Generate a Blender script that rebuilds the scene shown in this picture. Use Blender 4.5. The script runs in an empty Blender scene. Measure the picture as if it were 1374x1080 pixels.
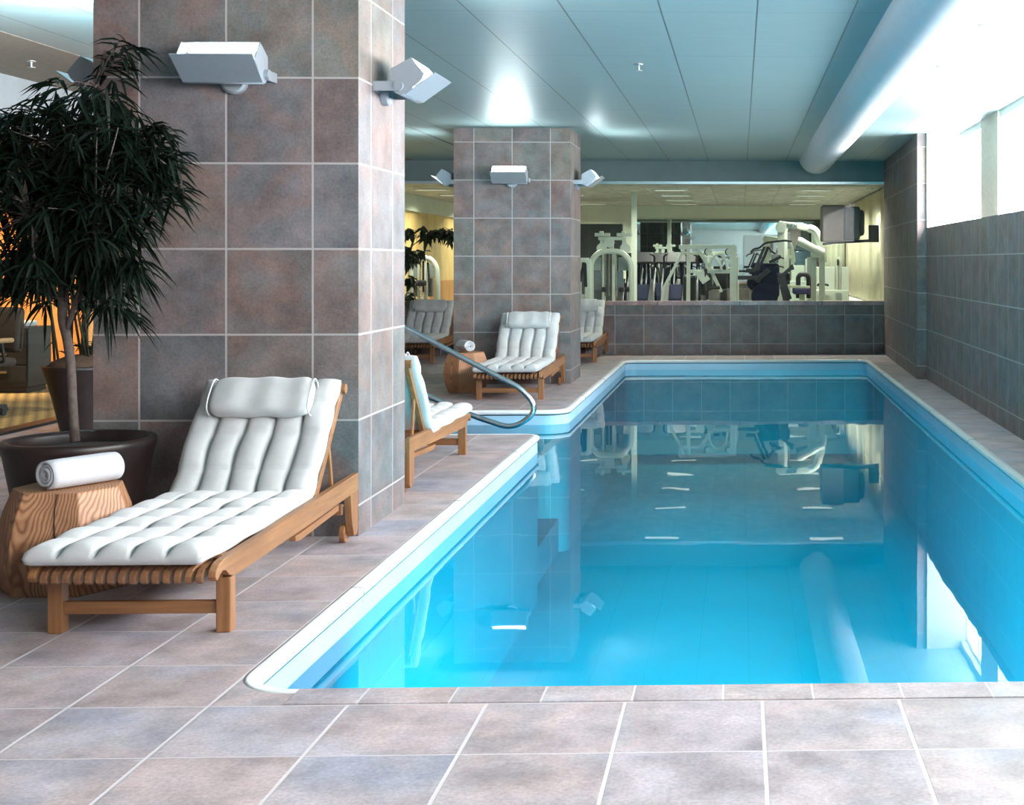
import bpy, bmesh, math, random
from mathutils import Vector, Matrix
R = math.radians
PI = math.pi
rnd = random.Random(7)
S = bpy.context.scene
COL = S.collection
T = 0.455                     # tile pitch
CEIL = 3.06
FPX, TH, PX0, PY0, EYE = 1790.5, 0.0313, 1049.0, 351.4, 1.46

def Q(x, y, d):
    """point at depth d whose bearing from the eye matches picture coordinates (used for the far gym)"""
    u = (x - PX0) / FPX * d
    return Vector((u * math.cos(TH) + d * math.sin(TH), d * math.cos(TH) - u * math.sin(TH), EYE - (y - PY0) / FPX * d))

# ------------------------------------------------------------------ materials
class NT:
    def __init__(s, name):
        s.m = bpy.data.materials.new(name); s.m.use_nodes = True
        s.t = s.m.node_tree; s.t.nodes.clear()
        s.out = s.t.nodes.new('ShaderNodeOutputMaterial')
    def n(s, kind, **kw):
        nd = s.t.nodes.new('ShaderNode' + kind)
        for k, v in kw.items():
            if k in nd.inputs.keys(): nd.inputs[k].default_value = v
            else: setattr(nd, k, v)
        return nd
    def l(s, a, b): s.t.links.new(a, b)
    def math(s, op, a, b=None, clamp=False):
        nd = s.t.nodes.new('ShaderNodeMath'); nd.operation = op; nd.use_clamp = clamp
        for i, v in enumerate((a, b)):
            if v is None: continue
            if isinstance(v, (int, float)): nd.inputs[i].default_value = v
            else: s.l(v, nd.inputs[i])
        return nd.outputs[0]
    def mix(s, fac, a, b, blend='MIX'):
        nd = s.t.nodes.new('ShaderNodeMix'); nd.data_type = 'RGBA'; nd.blend_type = blend
        for i, v in ((0, fac), (6, a), (7, b)):
            if isinstance(v, (int, float)): nd.inputs[i].default_value = v
            elif isinstance(v, tuple): nd.inputs[i].default_value = (*v, 1)[:4]
            else: s.l(v, nd.inputs[i])
        return nd.outputs[2]
    def ramp(s, fac, stops, interp='LINEAR'):
        nd = s.t.nodes.new('ShaderNodeValToRGB'); nd.color_ramp.interpolation = interp
        e = nd.color_ramp.elements
        while len(e) < len(stops): e.new(0.5)
        for k, (p, c) in enumerate(stops): e[k].position = p; e[k].color = (*c, 1)[:4]
        s.l(fac, nd.inputs[0]); return nd.outputs[0]
    def noise(s, vec, scale, detail=4, rough=0.6, dim='3D'):
        nd = s.n('TexNoise', noise_dimensions=dim); nd.inputs['Scale'].default_value = scale
        nd.inputs['Detail'].default_value = detail; nd.inputs['Roughness'].default_value = rough
        s.l(vec, nd.inputs['Vector']); return nd
    def mapping(s, vec, scale=(1, 1, 1), loc=(0, 0, 0), rot=(0, 0, 0)):
        nd = s.n('Mapping'); nd.inputs['Scale'].default_value = scale; nd.inputs['Location'].default_value = loc
        nd.inputs['Rotation'].default_value = rot
        s.l(vec, nd.inputs['Vector']); return nd.outputs[0]
    def coord(s, which='Object'): return s.n('TexCoord').outputs[which]
    def bsdf(s, color=None, rough=0.5, metal=0.0, spec=0.5, **kw):
        b = s.n('BsdfPrincipled')
        for key, v in (('Base Color', color), ('Roughness', rough), ('Metallic', metal), ('Specular IOR Level', spec)):
            if v is None: continue
            if isinstance(v, tuple): b.inputs[key].default_value = (*v, 1)[:4]
            elif isinstance(v, (int, float)): b.inputs[key].default_value = v
            else: s.l(v, b.inputs[key])
        for k, v in kw.items(): b.inputs[k.replace('_', ' ')].default_value = v
        s.l(b.outputs[0], s.out.inputs[0]); return b
    def bump(s, b, h, strength=0.3, dist=0.01):
        nd = s.n('Bump'); nd.inputs['Strength'].default_value = strength; nd.inputs['Distance'].default_value = dist
        s.l(h, nd.inputs['Height']); s.l(nd.outputs[0], b.inputs['Normal']); return nd

def plain(name, c, rough=0.5, metal=0.0, var=0.12, scale=18, bump=0.0, spec=0.5):
    k = NT(name); co = k.coord()
    nz = k.noise(co, scale)
    dark = tuple(x * (1 - var) for x in c); lite = tuple(min(1, x * (1 + var)) for x in c)
    b = k.bsdf(k.ramp(nz.outputs[0], [(0.3, dark), (0.7, lite)]), rough, metal, spec)
    if bump: k.bump(b, nz.outputs[0], bump, 0.004)
    return k.m

def tile_mat(name, cols, grout, gu, gv, rough=0.5, tint=(1, 1, 1), mott=0.55, bump=0.25, soft=0.006, spec=0.4):
    """stone tiles on the UV grid: one cell per unit"""
    k = NT(name)
    uv = k.coord('UV'); obj = k.n('NewGeometry').outputs['Position']
    sep = k.n('SeparateXYZ'); k.l(uv, sep.inputs[0])
    def edge(o, g):
        f = k.math('FRACT', o); d = k.math('MINIMUM', f, k.math('SUBTRACT', 1.0, f))
        mr = k.n('MapRange'); mr.inputs['From Min'].default_value = g; mr.inputs['From Max'].default_value = g + soft
        mr.inputs['To Min'].default_value = 1; mr.inputs['To Max'].default_value = 0
        k.l(d, mr.inputs['Value']); return mr.outputs[0]
    gm = k.math('MAXIMUM', edge(sep.outputs[0], gu), edge(sep.outputs[1], gv))
    fl = k.n('VectorMath', operation='FLOOR'); k.l(uv, fl.inputs[0])
    wn = k.n('TexWhiteNoise', noise_dimensions='3D'); k.l(fl.outputs[0], wn.inputs['Vector'])
    n = len(cols)
    base = k.ramp(wn.outputs['Value'], [((i + 0.5) / n, c) for i, c in enumerate(cols)])
    off = k.n('VectorMath', operation='MULTIPLY_ADD'); k.l(wn.outputs['Color'], off.inputs[0])
    off.inputs[1].default_value = (9, 9, 9); k.l(obj, off.inputs[2])
    n1 = k.noise(off.outputs[0], 4.2, 5, 0.62)
    n2 = k.noise(off.outputs[0], 2.3, 3, 0.5)
    n3 = k.noise(obj, 70, 3, 0.7)
    alt = k.ramp(n2.outputs[0], [(0.34, cols[0]), (0.46, cols[n // 2]), (0.56, cols[-1]), (0.66, cols[1])])
    c = k.mix(mott, base, alt)
    v = k.ramp(n1.outputs[0], [(0.3, (0.62, 0.62, 0.62)), (0.7, (1.3, 1.3, 1.3))])
    c = k.mix(1.0, c, v, 'MULTIPLY')
    v3 = k.ramp(n3.outputs[0], [(0.3, (0.78, 0.78, 0.78)), (0.7, (1.2, 1.2, 1.2))])
    c = k.mix(1.0, c, v3, 'MULTIPLY')
    c = k.mix(gm, c, grout)
    b = k.bsdf(c, rough, 0, spec)
    hgt = k.math('SUBTRACT', k.math('MULTIPLY', n1.outputs[0], 0.35), gm)
    k.bump(b, hgt, bump, 0.004)
    return k.m

M = {}
M['wall'] = tile_mat('stone_wall_tile', [(.186, .146, .142), (.155, .150, .156), (.212, .158, .130), (.138, .142, .148), (.196, .182, .142), (.200, .124, .110)],
                     (.40, .36, .345), 0.0085, 0.0085, rough=0.5)
M['floor'] = tile_mat('stone_floor_tile', [(.42, .345, .355), (.345, .345, .41), (.47, .36, .335), (.345, .315, .365), (.42, .37, .375)],
                      (.60, .56, .56), 0.0095, 0.0045, rough=0.42, bump=0.3, spec=0.35)
# brushed metal ceiling panels
k = NT('ceiling_metal'); uv = k.coord('UV'); sep = k.n('SeparateXYZ'); k.l(uv, sep.inputs[0])
def _edge(o, g):
    f = k.math('FRACT', o); d = k.math('MINIMUM', f, k.math('SUBTRACT', 1.0, f)); return k.math('LESS_THAN', d, g)
gm = k.math('MAXIMUM', _edge(sep.outputs[0], 0.008), _edge(sep.outputs[1], 0.0016))
nz = k.noise(k.mapping(k.coord(), (1.2, 14, 1)), 2.0, 4)
cc = k.ramp(nz.outputs[0], [(0.3, (.27, .40, .41)), (0.7, (.31, .44, .45))])
b = k.bsdf(k.mix(gm, cc, (.10, .13, .14)), 0.42, 0.35, 0.5)
k.bump(b, nz.outputs[0], 0.06, 0.01)
M['ceil'] = k.m
M['plaster'] = plain('white_plaster', (.80, .79, .76), 0.8, var=0.04, scale=6)
M['plaster_grey'] = plain('grey_painted_plaster', (.32, .34, .35), 0.8, var=0.06, scale=5)
M['lintel'] = plain('dark_green_grey_paint', (.16, .20, .20), 0.7, var=0.06, scale=5)
M['duct'] = plain('painted_duct_metal', (.66, .70, .72), 0.42, var=0.04, scale=6)
M['liner'] = None
k = NT('pale_blue_pool_tile'); co = k.n('NewGeometry').outputs['Position']
nz = k.noise(co, 1.6, 3)
b = k.bsdf(k.ramp(nz.outputs[0], [(0.35, (.42, .68, .86)), (0.7, (.50, .74, .90))]), 0.35)
M['liner'] = k.m
k = NT('turquoise_pool_plaster'); co = k.n('NewGeometry').outputs['Position']
nz = k.noise(co, .8, 3)
b = k.bsdf(k.ramp(nz.outputs[0], [(0.3, (.08, .66, .84)), (0.7, (.11, .72, .90))]), 0.5)
M['basin'] = k.m
M['coping'] = plain('white_glazed_coping', (.83, .84, .83), 0.3, var=0.03, scale=8)
# water: mirror-like surface over clear, cyan tinted depth
k = NT('pool_water'); co = k.n('NewGeometry').outputs['Position']
nz = k.noise(k.mapping(co, (1, 0.8, 1)), 1.7, 2, 0.5)
bp = k.n('Bump'); bp.inputs['Strength'].default_value = 0.05; bp.inputs['Distance'].default_value = 0.02
k.l(nz.outputs[0], bp.inputs['Height'])
fr = k.n('Fresnel', IOR=1.33); k.l(bp.outputs[0], fr.inputs['Normal'])
tr = k.n('BsdfTransparent', Color=(.02, .86, .97, 1)); gl = k.n('BsdfGlossy', Roughness=0.012, Color=(.95, .97, 1, 1))
k.l(bp.outputs[0], gl.inputs['Normal'])
mx = k.n('MixShader'); k.l(fr.outputs[0], mx.inputs[0]); k.l(tr.outputs[0], mx.inputs[1]); k.l(gl.outputs[0], mx.inputs[2])
k.l(mx.outputs[0], k.out.inputs[0]); M['water'] = k.m
# glass
def glass_mat(name, tint):
    k = NT(name); nz = k.noise(k.coord(), 3, 2)
    fr = k.n('Fresnel', IOR=1.19)
    tr = k.n('BsdfTransparent'); k.l(k.ramp(nz.outputs[0], [(0, tint), (1, tuple(min(1, c * 1.01) for c in tint))]), tr.inputs[0])
    gl = k.n('BsdfGlossy', Roughness=0.005)
    front = k.math('SUBTRACT', 1.0, k.n('NewGeometry').outputs['Backfacing'])
    mx = k.n('MixShader'); k.l(k.math('MULTIPLY', fr.outputs[0], front), mx.inputs[0]); k.l(tr.outputs[0], mx.inputs[1]); k.l(gl.outputs[0], mx.inputs[2])
    k.l(mx.outputs[0], k.out.inputs[0]); return k.m
M['glass'] = glass_mat('clear_glass', (.93, .97, .95))
def emit_mat(name, c, s, var=0.05):
    k = NT(name); nz = k.noise(k.coord(), 2.0, 2)
    e = k.n('Emission'); e.inputs['Strength'].default_value = s
    k.l(k.ramp(nz.outputs[0], [(0, tuple(x * (1 - var) for x in c)), (1, c)]), e.inputs[0])
    k.l(e.outputs[0], k.out.inputs[0]); return k.m
M['daylight'] = emit_mat('bright_daylight_pane', (.96, .98, 1.0), 39.0)
M['fill_back'] = emit_mat('added_fill_pane', (.97, .98, 1.0), .6)  # glow of the added pane behind the viewer
M['troffer'] = emit_mat('fluorescent_diffuser', (1.0, .97, .82), 1.7)
M['halogen'] = emit_mat('halogen_tube', (1.0, .98, .95), 12.0)
M['warm_lamp'] = emit_mat('warm_lamp_lens', (1.0, .55, .22), 30.0)
M['glow_panel'] = emit_mat('glowing_white_panel', (.95, 1.0, .93), 1.3)
k = NT('mirror_glass'); nz = k.noise(k.coord(), 1.5, 2); g = k.n('BsdfGlossy', Roughness=0.015)
k.l(k.ramp(nz.outputs[0], [(0, (.72, .80, .80)), (1, (.75, .83, .83))]), g.inputs[0]); k.l(g.outputs[0], k.out.inputs[0]); M['mirror'] = k.m

def wood(name, c0, c1, axis, scale=1.0, rough=0.45):
    k = NT(name); sc = [26, 26, 26]; sc[axis] = 1.6
    co = k.mapping(k.coord(), tuple(sc))
    n1 = k.noise(co, 1.3 * scale, 6, 0.65); n2 = k.noise(k.coord(), 2.5, 3)
    c = k.ramp(n1.outputs[0], [(0.3, c0), (0.5, tuple((a + b) / 2 for a, b in zip(c0, c1))), (0.7, c1)])
    v = k.ramp(n2.outputs[0], [(0.3, (.82, .82, .82)), (0.7, (1.12, 1.12, 1.12))])
    b = k.bsdf(k.mix(1.0, c, v, 'MULTIPLY'), rough); k.bump(b, n1.outputs[0], 0.15, 0.003); return k.m
for a, nm in enumerate('xyz'):
    M['teak_' + nm] = wood('teak_grain_' + nm, (.185, .075, .028), (.34, .155, .060), a)
M['dark_teak'] = wood('dark_brown_slat_wood', (.15, .062, .028), (.27, .125, .055), 1)  # darker brown teak for slats, bearers and rear stretcher
M['panel_wood'] = wood('pale_yellow_wood_panel', (.58, .38, .13), (.74, .52, .22), 2, 0.3)
M['orange_wood'] = wood('orange_wood', (.50, .20, .05), (.62, .30, .09), 2, 0.3)
# stump wood: wavy rings, knots and a long crack
k = NT('cut_log_wood'); co = k.coord()
d1 = k.noise(co, 3.2, 3, 0.5)
vm = k.n('VectorMath', operation='MULTIPLY_ADD'); k.l(d1.outputs['Color'], vm.inputs[0]); vm.inputs[1].default_value = (.13, .13, .20); k.l(co, vm.inputs[2])
wv = k.n('TexWave', wave_type='RINGS', rings_direction='Z'); wv.inputs['Scale'].default_value = 21; wv.inputs['Distortion'].default_value = 1.0; wv.inputs['Detail'].default_value = 2
k.l(k.mapping(vm.outputs[0], (1, 1, .30), (.05, .11, 0)), wv.inputs['Vector'])
nb = k.noise(co, 5, 3)
c = k.ramp(wv.outputs[0], [(0.0, (.22, .095, .045)), (0.3, (.36, .175, .085)), (1.0, (.47, .25, .135))])
c = k.mix(1.0, c, k.ramp(nb.outputs[0], [(0.3, (.75, .70, .68)), (0.7, (1.15, 1.12, 1.1))]), 'MULTIPLY')
b = k.bsdf(c, 0.55); k.bump(b, wv.outputs[0], 0.15, 0.004); M['log'] = k.m
M['crack'] = plain('dark_log_crack', (.035, .015, .008), 0.9)
# fabrics
k = NT('white_cushion_cotton'); co = k.coord(); nz = k.noise(co, 260, 3, 0.7); nw = k.noise(co, 9, 4, 0.6)
b = k.bsdf(k.ramp(nw.outputs[0], [(0.3, (.47, .47, .465)), (0.7, (.535, .535, .53))]), 0.9, 0, 0.2)
b.inputs['Sheen Weight'].default_value = 0.2
hh = k.math('ADD', k.math('MULTIPLY', nz.outputs[0], .12), nw.outputs[0]); k.bump(b, hh, 0.28, 0.012); M['cotton'] = k.m
k = NT('white_towel_terry'); co = k.coord(); nz = k.noise(co, 190, 4, 0.8)
b = k.bsdf(k.ramp(nz.outputs[0], [(0.3, (.50, .52, .56)), (0.7, (.66, .67, .70))]), 0.95, 0, 0.1); k.bump(b, nz.outputs[0], 0.7, 0.004); M['terry'] = k.m
M['peach'] = plain('peach_towel_terry', (.72, .50, .36), 0.95, scale=120, bump=.4)
M['stitch'] = plain('grey_cushion_piping', (.60, .59, .57), 0.9)
M['steel'] = plain('brushed_stainless_steel', (.62, .64, .65), 0.27, 1.0, var=0.05, scale=30)
M['alu'] = plain('satin_aluminium', (.52, .55, .57), 0.35, 0.9, var=0.04, scale=20)
M['lamp_grey'] = plain('silver_lacquer', (.34, .375, .41), 0.38, 0.35, var=0.03, scale=20)
M['reflector'] = plain('white_reflector', (.90, .91, .90), 0.35, 0.0, var=0.02)
M['pot'] = plain('dark_brown_glazed_clay', (.020, .011, .009), 0.42, var=0.35, scale=9, bump=0.1)
M['soil'] = plain('pebbled_soil', (.05, .045, .04), 0.9, var=0.8, scale=60, bump=0.8)
M['bark'] = plain('grey_brown_bark', (.095, .070, .060), 0.85, var=0.3, scale=45, bump=0.5)
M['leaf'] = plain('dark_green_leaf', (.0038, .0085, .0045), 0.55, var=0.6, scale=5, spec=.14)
M['stem'] = plain('dark_cane', (.03, .03, .016), 0.5, var=0.3)
M['gym_white'] = plain('cream_powder_coat', (.50, .53, .47), 0.4, var=0.03)
M['gym_black'] = plain('black_vinyl', (.010, .011, .015), 0.6, var=0.2)
M['gym_blue'] = plain('dark_blue_grey_shell', (.013, .017, .036), 0.8, spec=.12, var=0.2)
M['gym_grey'] = plain('smoked_grey_shroud', (.22, .25, .24), 0.35, var=0.1)
M['gym_navy'] = plain('navy_vinyl', (.035, .03, .10), 0.5, var=0.15)
M['weights'] = plain('steel_weight_plates', (.16, .17, .18), 0.4, 0.6)
M['tv_dark'] = plain('black_tv_plastic', (.018, .026, .032), 0.5, var=0.15)
M['tv_reflect'] = plain('grey_pink_reflection', (.13, .11, .11), 0.75, var=0.08)  # tone of a reflection in the glass, put into a solid colour
M['curtain'] = plain('cream_curtain_cloth', (.72, .68, .50), 0.9, var=0.06, scale=10)
M['gym_floor'] = plain('grey_gym_rubber', (.20, .22, .20), 0.8, var=0.15)
M['gym_ceil'] = tile_mat('beige_gym_ceiling_tile', [(.50, .48, .43), (.52, .50, .45)], (.34, .33, .30), 0.012, 0.012, rough=0.85, mott=0.2, bump=0.05)
M['gym_wall'] = plain('pale_gym_paint', (.60, .62, .52), 0.8, var=0.05, scale=4)
M['gym_dark'] = plain('dark_gym_partition', (.05, .06, .07), 0.6, var=0.2, scale=3)
M['orange'] = plain('orange_painted_plaster', (.85, .34, .10), 0.8, var=0.12, scale=3)
M['granite'] = tile_mat('polished_pink_granite', [(.50, .30, .29), (.36, .29, .30), (.56, .36, .33)], (.2, .15, .15), 0.004, 0.004, rough=0.12, mott=0.6, bump=0.0)
M['granite_reflect'] = plain('granite_dark_reflection', (.05, .055, .06), 0.15, var=0.4, scale=60)
k = NT('golden_woven_carpet'); co = k.coord()
ck = k.n('TexChecker', Scale=14.0); k.l(k.mapping(co, (1, 1, 1), rot=(0, 0, R(18))), ck.inputs['Vector'])
ck.inputs['Color1'].default_value = (.55, .36, .13, 1); ck.inputs['Color2'].default_value = (.10, .06, .03, 1)
nz = k.noise(co, 40, 3)
b = k.bsdf(k.mix(0.35, ck.outputs[0], k.ramp(nz.outputs[0], [(0.3, (.2, .13, .06)), (0.7, (.6, .42, .2))])), 0.95); M['carpet'] = k.m
M['cabinet'] = plain('black_lacquered_wood', (.008, .007, .008), 0.55, var=0.2)
M['chair_cloth'] = plain('dark_brown_chair_cloth', (.045, .03, .026), 0.8, var=0.2, scale=60)
M['tan'] = plain('tan_leather', (.40, .24, .13), 0.5)
M['threshold'] = plain('dark_metal_threshold', (.03, .025, .025), 0.4, 0.5)
M['text'] = plain('dark_lettering', (.03, .035, .05), 0.6)
M['foliage_gym'] = plain('dusky_leaf', (.02, .035, .018), 0.45, var=0.5, scale=6)

# ------------------------------------------------------------------ mesh helpers
def obj(name, bm, mat=None, parent=None, smooth=False, loc=None):
    bmesh.ops.recalc_face_normals(bm, faces=bm.faces)
    me = bpy.data.meshes.new(name); bm.to_mesh(me); bm.free()
    if smooth:
        for p in me.polygons: p.use_smooth = True
    for m in (mat if isinstance(mat, (list, tuple)) else [mat]):
        if m: me.materials.append(m)
    o = bpy.data.objects.new(name, me); COL.objects.link(o)
    if parent: o.parent = parent
    if loc: o.location = loc
    return o
def tag(o, label=None, cat=None, group=None, kind=None):
    for key, v in (('label', label), ('category', cat), ('group', group), ('kind', kind)):
        if v: o[key] = v
    return o
def thing(name, label, cat, loc=(0, 0, 0), rz=0, group=None):
    o = bpy.data.objects.new(name, None); COL.objects.link(o); o.empty_display_size = .1
    o.location = loc; o.rotation_euler = (0, 0, rz)
    return tag(o, label, cat, group)
def kids(o): return [c for c in bpy.data.objects if c.parent == o]
def copy_tree(o, parent=None):
    c = o.copy(); COL.objects.link(c)
    if parent: c.parent = parent
    for ch in kids(o): copy_tree(ch, c)
    return c
BM = bmesh.new
def box(bm, x0, x1, y0, y1, z0, z1, bev=0.0, mat4=None, seg=2):
    r = bmesh.ops.create_cube(bm, size=1.0); vs = r['verts']
    for v in vs:
        v.co = Vector(((x0 + x1) / 2 + v.co.x * (x1 - x0), (y0 + y1) / 2 + v.co.y * (y1 - y0), (z0 + z1) / 2 + v.co.z * (z1 - z0)))
    if bev:
        es = list({e for v in vs for e in v.link_edges})
        r2 = bmesh.ops.bevel(bm, geom=es, offset=bev, segments=seg, profile=0.5, affect='EDGES')
        vs = list({v for f in r2['faces'] for v in f.verts} | {v for v in vs if v.is_valid})
    if mat4:
        bmesh.ops.transform(bm, matrix=mat4, verts=[v for v in vs if v.is_valid])
    return bm
def bar(bm, a, b, w, h, bev=0.0, up=Vector((0, 0, 1))):
    """square bar from a to b"""
    a, b = Vector(a), Vector(b); d = b - a; L = d.length
    y = d.normalized(); x = y.cross(up)
    if x.length < 1e-4: x = y.cross(Vector((1, 0, 0)))
    x.normalize(); z = x.cross(y)
    m = Matrix((x, y, z)).transposed().to_4x4(); m.translation = a
    box(bm, -w / 2, w / 2, 0, L, -h / 2, h / 2, bev, m)
def tube(bm, pts, r, n=10, caps=True):
    pts = [Vector(p) for p in pts]; rs = r if isinstance(r, (list, tuple)) else [r] * len(pts)
    rings = []; prev = None
    for i, p in enumerate(pts):
        a = pts[max(0, i - 1)]; b = pts[min(len(pts) - 1, i + 1)]
        t = (b - a).normalized()
        if prev is None:
            x = t.cross(Vector((0, 0, 1)));
            if x.length < 1e-3: x = t.cross(Vector((1, 0, 0)))
        else:
            x = prev - t * prev.dot(t)
        x.normalize(); prev = x; y = t.cross(x)
        rings.append([bm.verts.new(p + (x * math.cos(2 * PI * j / n) + y * math.sin(2 * PI * j / n)) * rs[i]) for j in range(n)])
    for A, B in zip(rings, rings[1:]):
        for j in range(n): bm.faces.new((A[j], A[(j + 1) % n], B[(j + 1) % n], B[j]))
    if caps:
        bm.faces.new(rings[0]); bm.faces.new(rings[-1])
def rounded(pts, rad, n=5):
    """round the corners of an open 3D polyline"""
    pts = [Vector(p) for p in pts]; out = [pts[0]]
    for a, p, b in zip(pts, pts[1:], pts[2:]):
        da, db = (a - p), (b - p); r = min(rad, da.length * .49, db.length * .49)
        s, e = p + da.normalized() * r, p + db.normalized() * r
        for i in range(n + 1):
            t = i / n; out.append(s * (1 - t) ** 2 + p * 2 * t * (1 - t) + e * t * t)
    out.append(pts[-1]); return out
def lathe(bm, prof, n=40, c=(0, 0, 0), close=False):
    rings = []
    for r, z in prof:
        rings.append([bm.verts.new((c[0] + r * math.cos(2 * PI * j / n), c[1] + r * math.sin(2 * PI * j / n), c[2] + z)) for j in range(n)])
    for A, B in zip(rings, rings[1:]):
        for j in range(n): bm.faces.new((A[j], A[(j + 1) % n], B[(j + 1) % n], B[j]))
    bm.faces.new(rings[0]); bm.faces.new(rings[-1])
def cyl(bm, a, b, r, n=20):
    tube(bm, [a, b], r, n)
def prism(bm, poly, d, axis='x', at=0.0, bev=0.0):
    """polygon in the two other axes, extruded d along axis starting at `at`"""
    def P(u, v, w):
        return {'x': (w, u, v), 'y': (u, w, v), 'z': (u, v, w)}[axis]
    A = [bm.verts.new(P(u, v, at)) for u, v in poly]; B = [bm.verts.new(P(u, v, at + d)) for u, v in poly]
    f1 = bm.faces.new(A); f2 = bm.faces.new(B)
    n = len(poly); es = []
    for i in range(n): bm.faces.new((A[i], A[(i + 1) % n], B[(i + 1) % n], B[i]))
    if bev:
        es = list(f1.edges) + list(f2.edges)
        bmesh.ops.bevel(bm, geom=es, offset=bev, segments=2, profile=.5, affect='EDGES')
def tuv(bm, px=0.0, py=0.0, pz=0.164, t=T, tu=None):
    """write UVs in tile units according to each face's main direction"""
    uv = bm.loops.layers.uv.verify()
    bm.normal_update()
    for f in bm.faces:
        n = f.normal; ax = max(range(3), key=lambda i: abs(n[i]))
        for lp in f.loops:
            c = lp.vert.co
            if ax == 0: q = ((c.y - py) / t, (c.z - pz) / t)
            elif ax == 1: q = ((c.x - px) / t, (c.z - pz) / t)
            else: q = ((c.x - px) / (tu or t), (c.y - py) / t)
            lp[uv].uv = q
def struct(name, bm, m, label=None, smooth=False):
    o = obj(name, bm, m, None, smooth); o['kind'] = 'structure'
    if label: o['label'] = label
    return o

# ------------------------------------------------------------------ pool outline
def arc_outline(corners, n=7):
    out = []
    N = len(corners)
    for i in range(N):
        p, r = Vector(corners[i][:2]), corners[i][2]
        a, b = Vector(corners[i - 1][:2]), Vector(corners[(i + 1) % N][:2])
        da, db = (a - p).normalized(), (b - p).normalized()
        cen = p + (da + db) * r; s, e = p + da * r - cen, p + db * r - cen
        a0 = math.atan2(s.y, s.x); a1 = math.atan2(e.y, e.x); dl = (a1 - a0 + PI) % (2 * PI) - PI
        for j in range(n + 1):
            t = a0 + dl * j / n; out.append(Vector((cen.x + r * math.cos(t), cen.y + r * math.sin(t))))
    return out
PXL, PXR, PYN, PYF = -1.745, 1.930, 4.565, 19.90
NK0, NK1, NKX = 11.35, 13.22, -3.75
OUT = arc_outline([(PXL, PYN, .22), (PXR, PYN, .22), (PXR, PYF, .22), (PXL, PYF, .22), (PXL, NK1, .17), (NKX, NK1, .06), (NKX, NK0, .06), (PXL, NK0, .09)])
def inset(loop, d):
    n = len(loop); out = []
    for i in range(n):
        a, p, b = loop[i - 1], loop[i], loop[(i + 1) % n]
        t1 = (p - a).normalized(); t2 = (b - p).normalized()
        n1 = Vector((-t1.y, t1.x)); n2 = Vector((-t2.y, t2.x)); nn = (n1 + n2).normalized()
        out.append(p + nn * d / max(0.4, nn.dot(n1)))
    return out
def sweep(bm, prof):
    rings = [[bm.verts.new((p.x, p.y, z)) for p in (inset(OUT, s) if abs(s) > 1e-6 else OUT)] for s, z in prof]
    n = len(OUT)
    for A, B in zip(rings, rings[1:]):
        for j in range(n): bm.faces.new((A[j], A[(j + 1) % n], B[(j + 1) % n], B[j]))
    return rings
# floor with the pool cut out
bm = BM()
FX0, FX1, FY0, FY1 = -6.25, 2.36, -3.6, 21.2
outer = [bm.verts.new((x, y, 0)) for x, y in ((FX0, FY0), (FX1, FY0), (FX1, FY1), (FX0, FY1))]
inner = [bm.verts.new((p.x, p.y, 0)) for p in OUT]
es = [bm.edges.new((L[i], L[(i + 1) % len(L)])) for L in (outer, inner) for i in range(len(L))]
bmesh.ops.triangle_fill(bm, use_beauty=True, use_dissolve=False, edges=es)
for f in bm.faces:
    f.normal_update()
    if f.normal.z < 0: f.normal_flip()
tuv(bm, -1.290, 3.984)
floor = obj('floor', bm, M['floor']); floor['kind'] = 'structure'
# row of small border tiles along the near end of the pool
bm = BM(); box(bm, -1.50, PXR + .42, 4.444, 4.600, -0.01, 0.0048)
uv = bm.loops.layers.uv.verify()
for f in bm.faces:
    for lp in f.loops: lp[uv].uv = ((lp.vert.co.x + .66) / .302 + 40, (lp.vert.co.y - 4.30) / .6 + 3)
struct('trim_1', bm, M['floor'])

pool = thing('swimming_pool', 'long indoor swimming pool with pale blue sides, white rounded edge and side stair bay', 'swimming pool', (0, 0, 0))
bm = BM(); sweep(bm, [(0, -.02), (0, .001), (.012, .003), (.034, .003), (.050, -.001), (.060, -.012), (.062, -.026), (.054, -.038), (.044, -.042)])
obj('coping', bm, M['coping'], pool, True)['label'] = 'white rounded coping edge'
bm = BM(); sweep(bm, [(.052, -.039), (.049, -.047), (.044, -.049)]); obj('coping_seal', bm, M['threshold'], pool)
bm = BM(); sweep(bm, [(.044, -.040), (.044, -.30)]); obj('tile_band', bm, M['liner'], pool)
bm = BM(); sweep(bm, [(.044, -.30), (.044, -1.40)]); obj('pool_wall', bm, M['basin'], pool)
bm = BM(); vs = [bm.verts.new((p.x, p.y, -1.40)) for p in inset(OUT, .03)]
es = [bm.edges.new((vs[i], vs[(i + 1) % len(vs)])) for i in range(len(vs))]
bmesh.ops.triangle_fill(bm, use_beauty=True, edges=es); obj('pool_floor', bm, M['basin'], pool)
for i, (xa, zt) in enumerate(((-3.7, -.22), (-3.2, -.50), (-2.75, -.78), (-2.3, -1.06))):
    bm = BM(); box(bm, xa, xa + .52, NK0 + .05, NK1 - .05, -1.39, zt, .01); obj('step', bm, M['basin'], pool)
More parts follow.
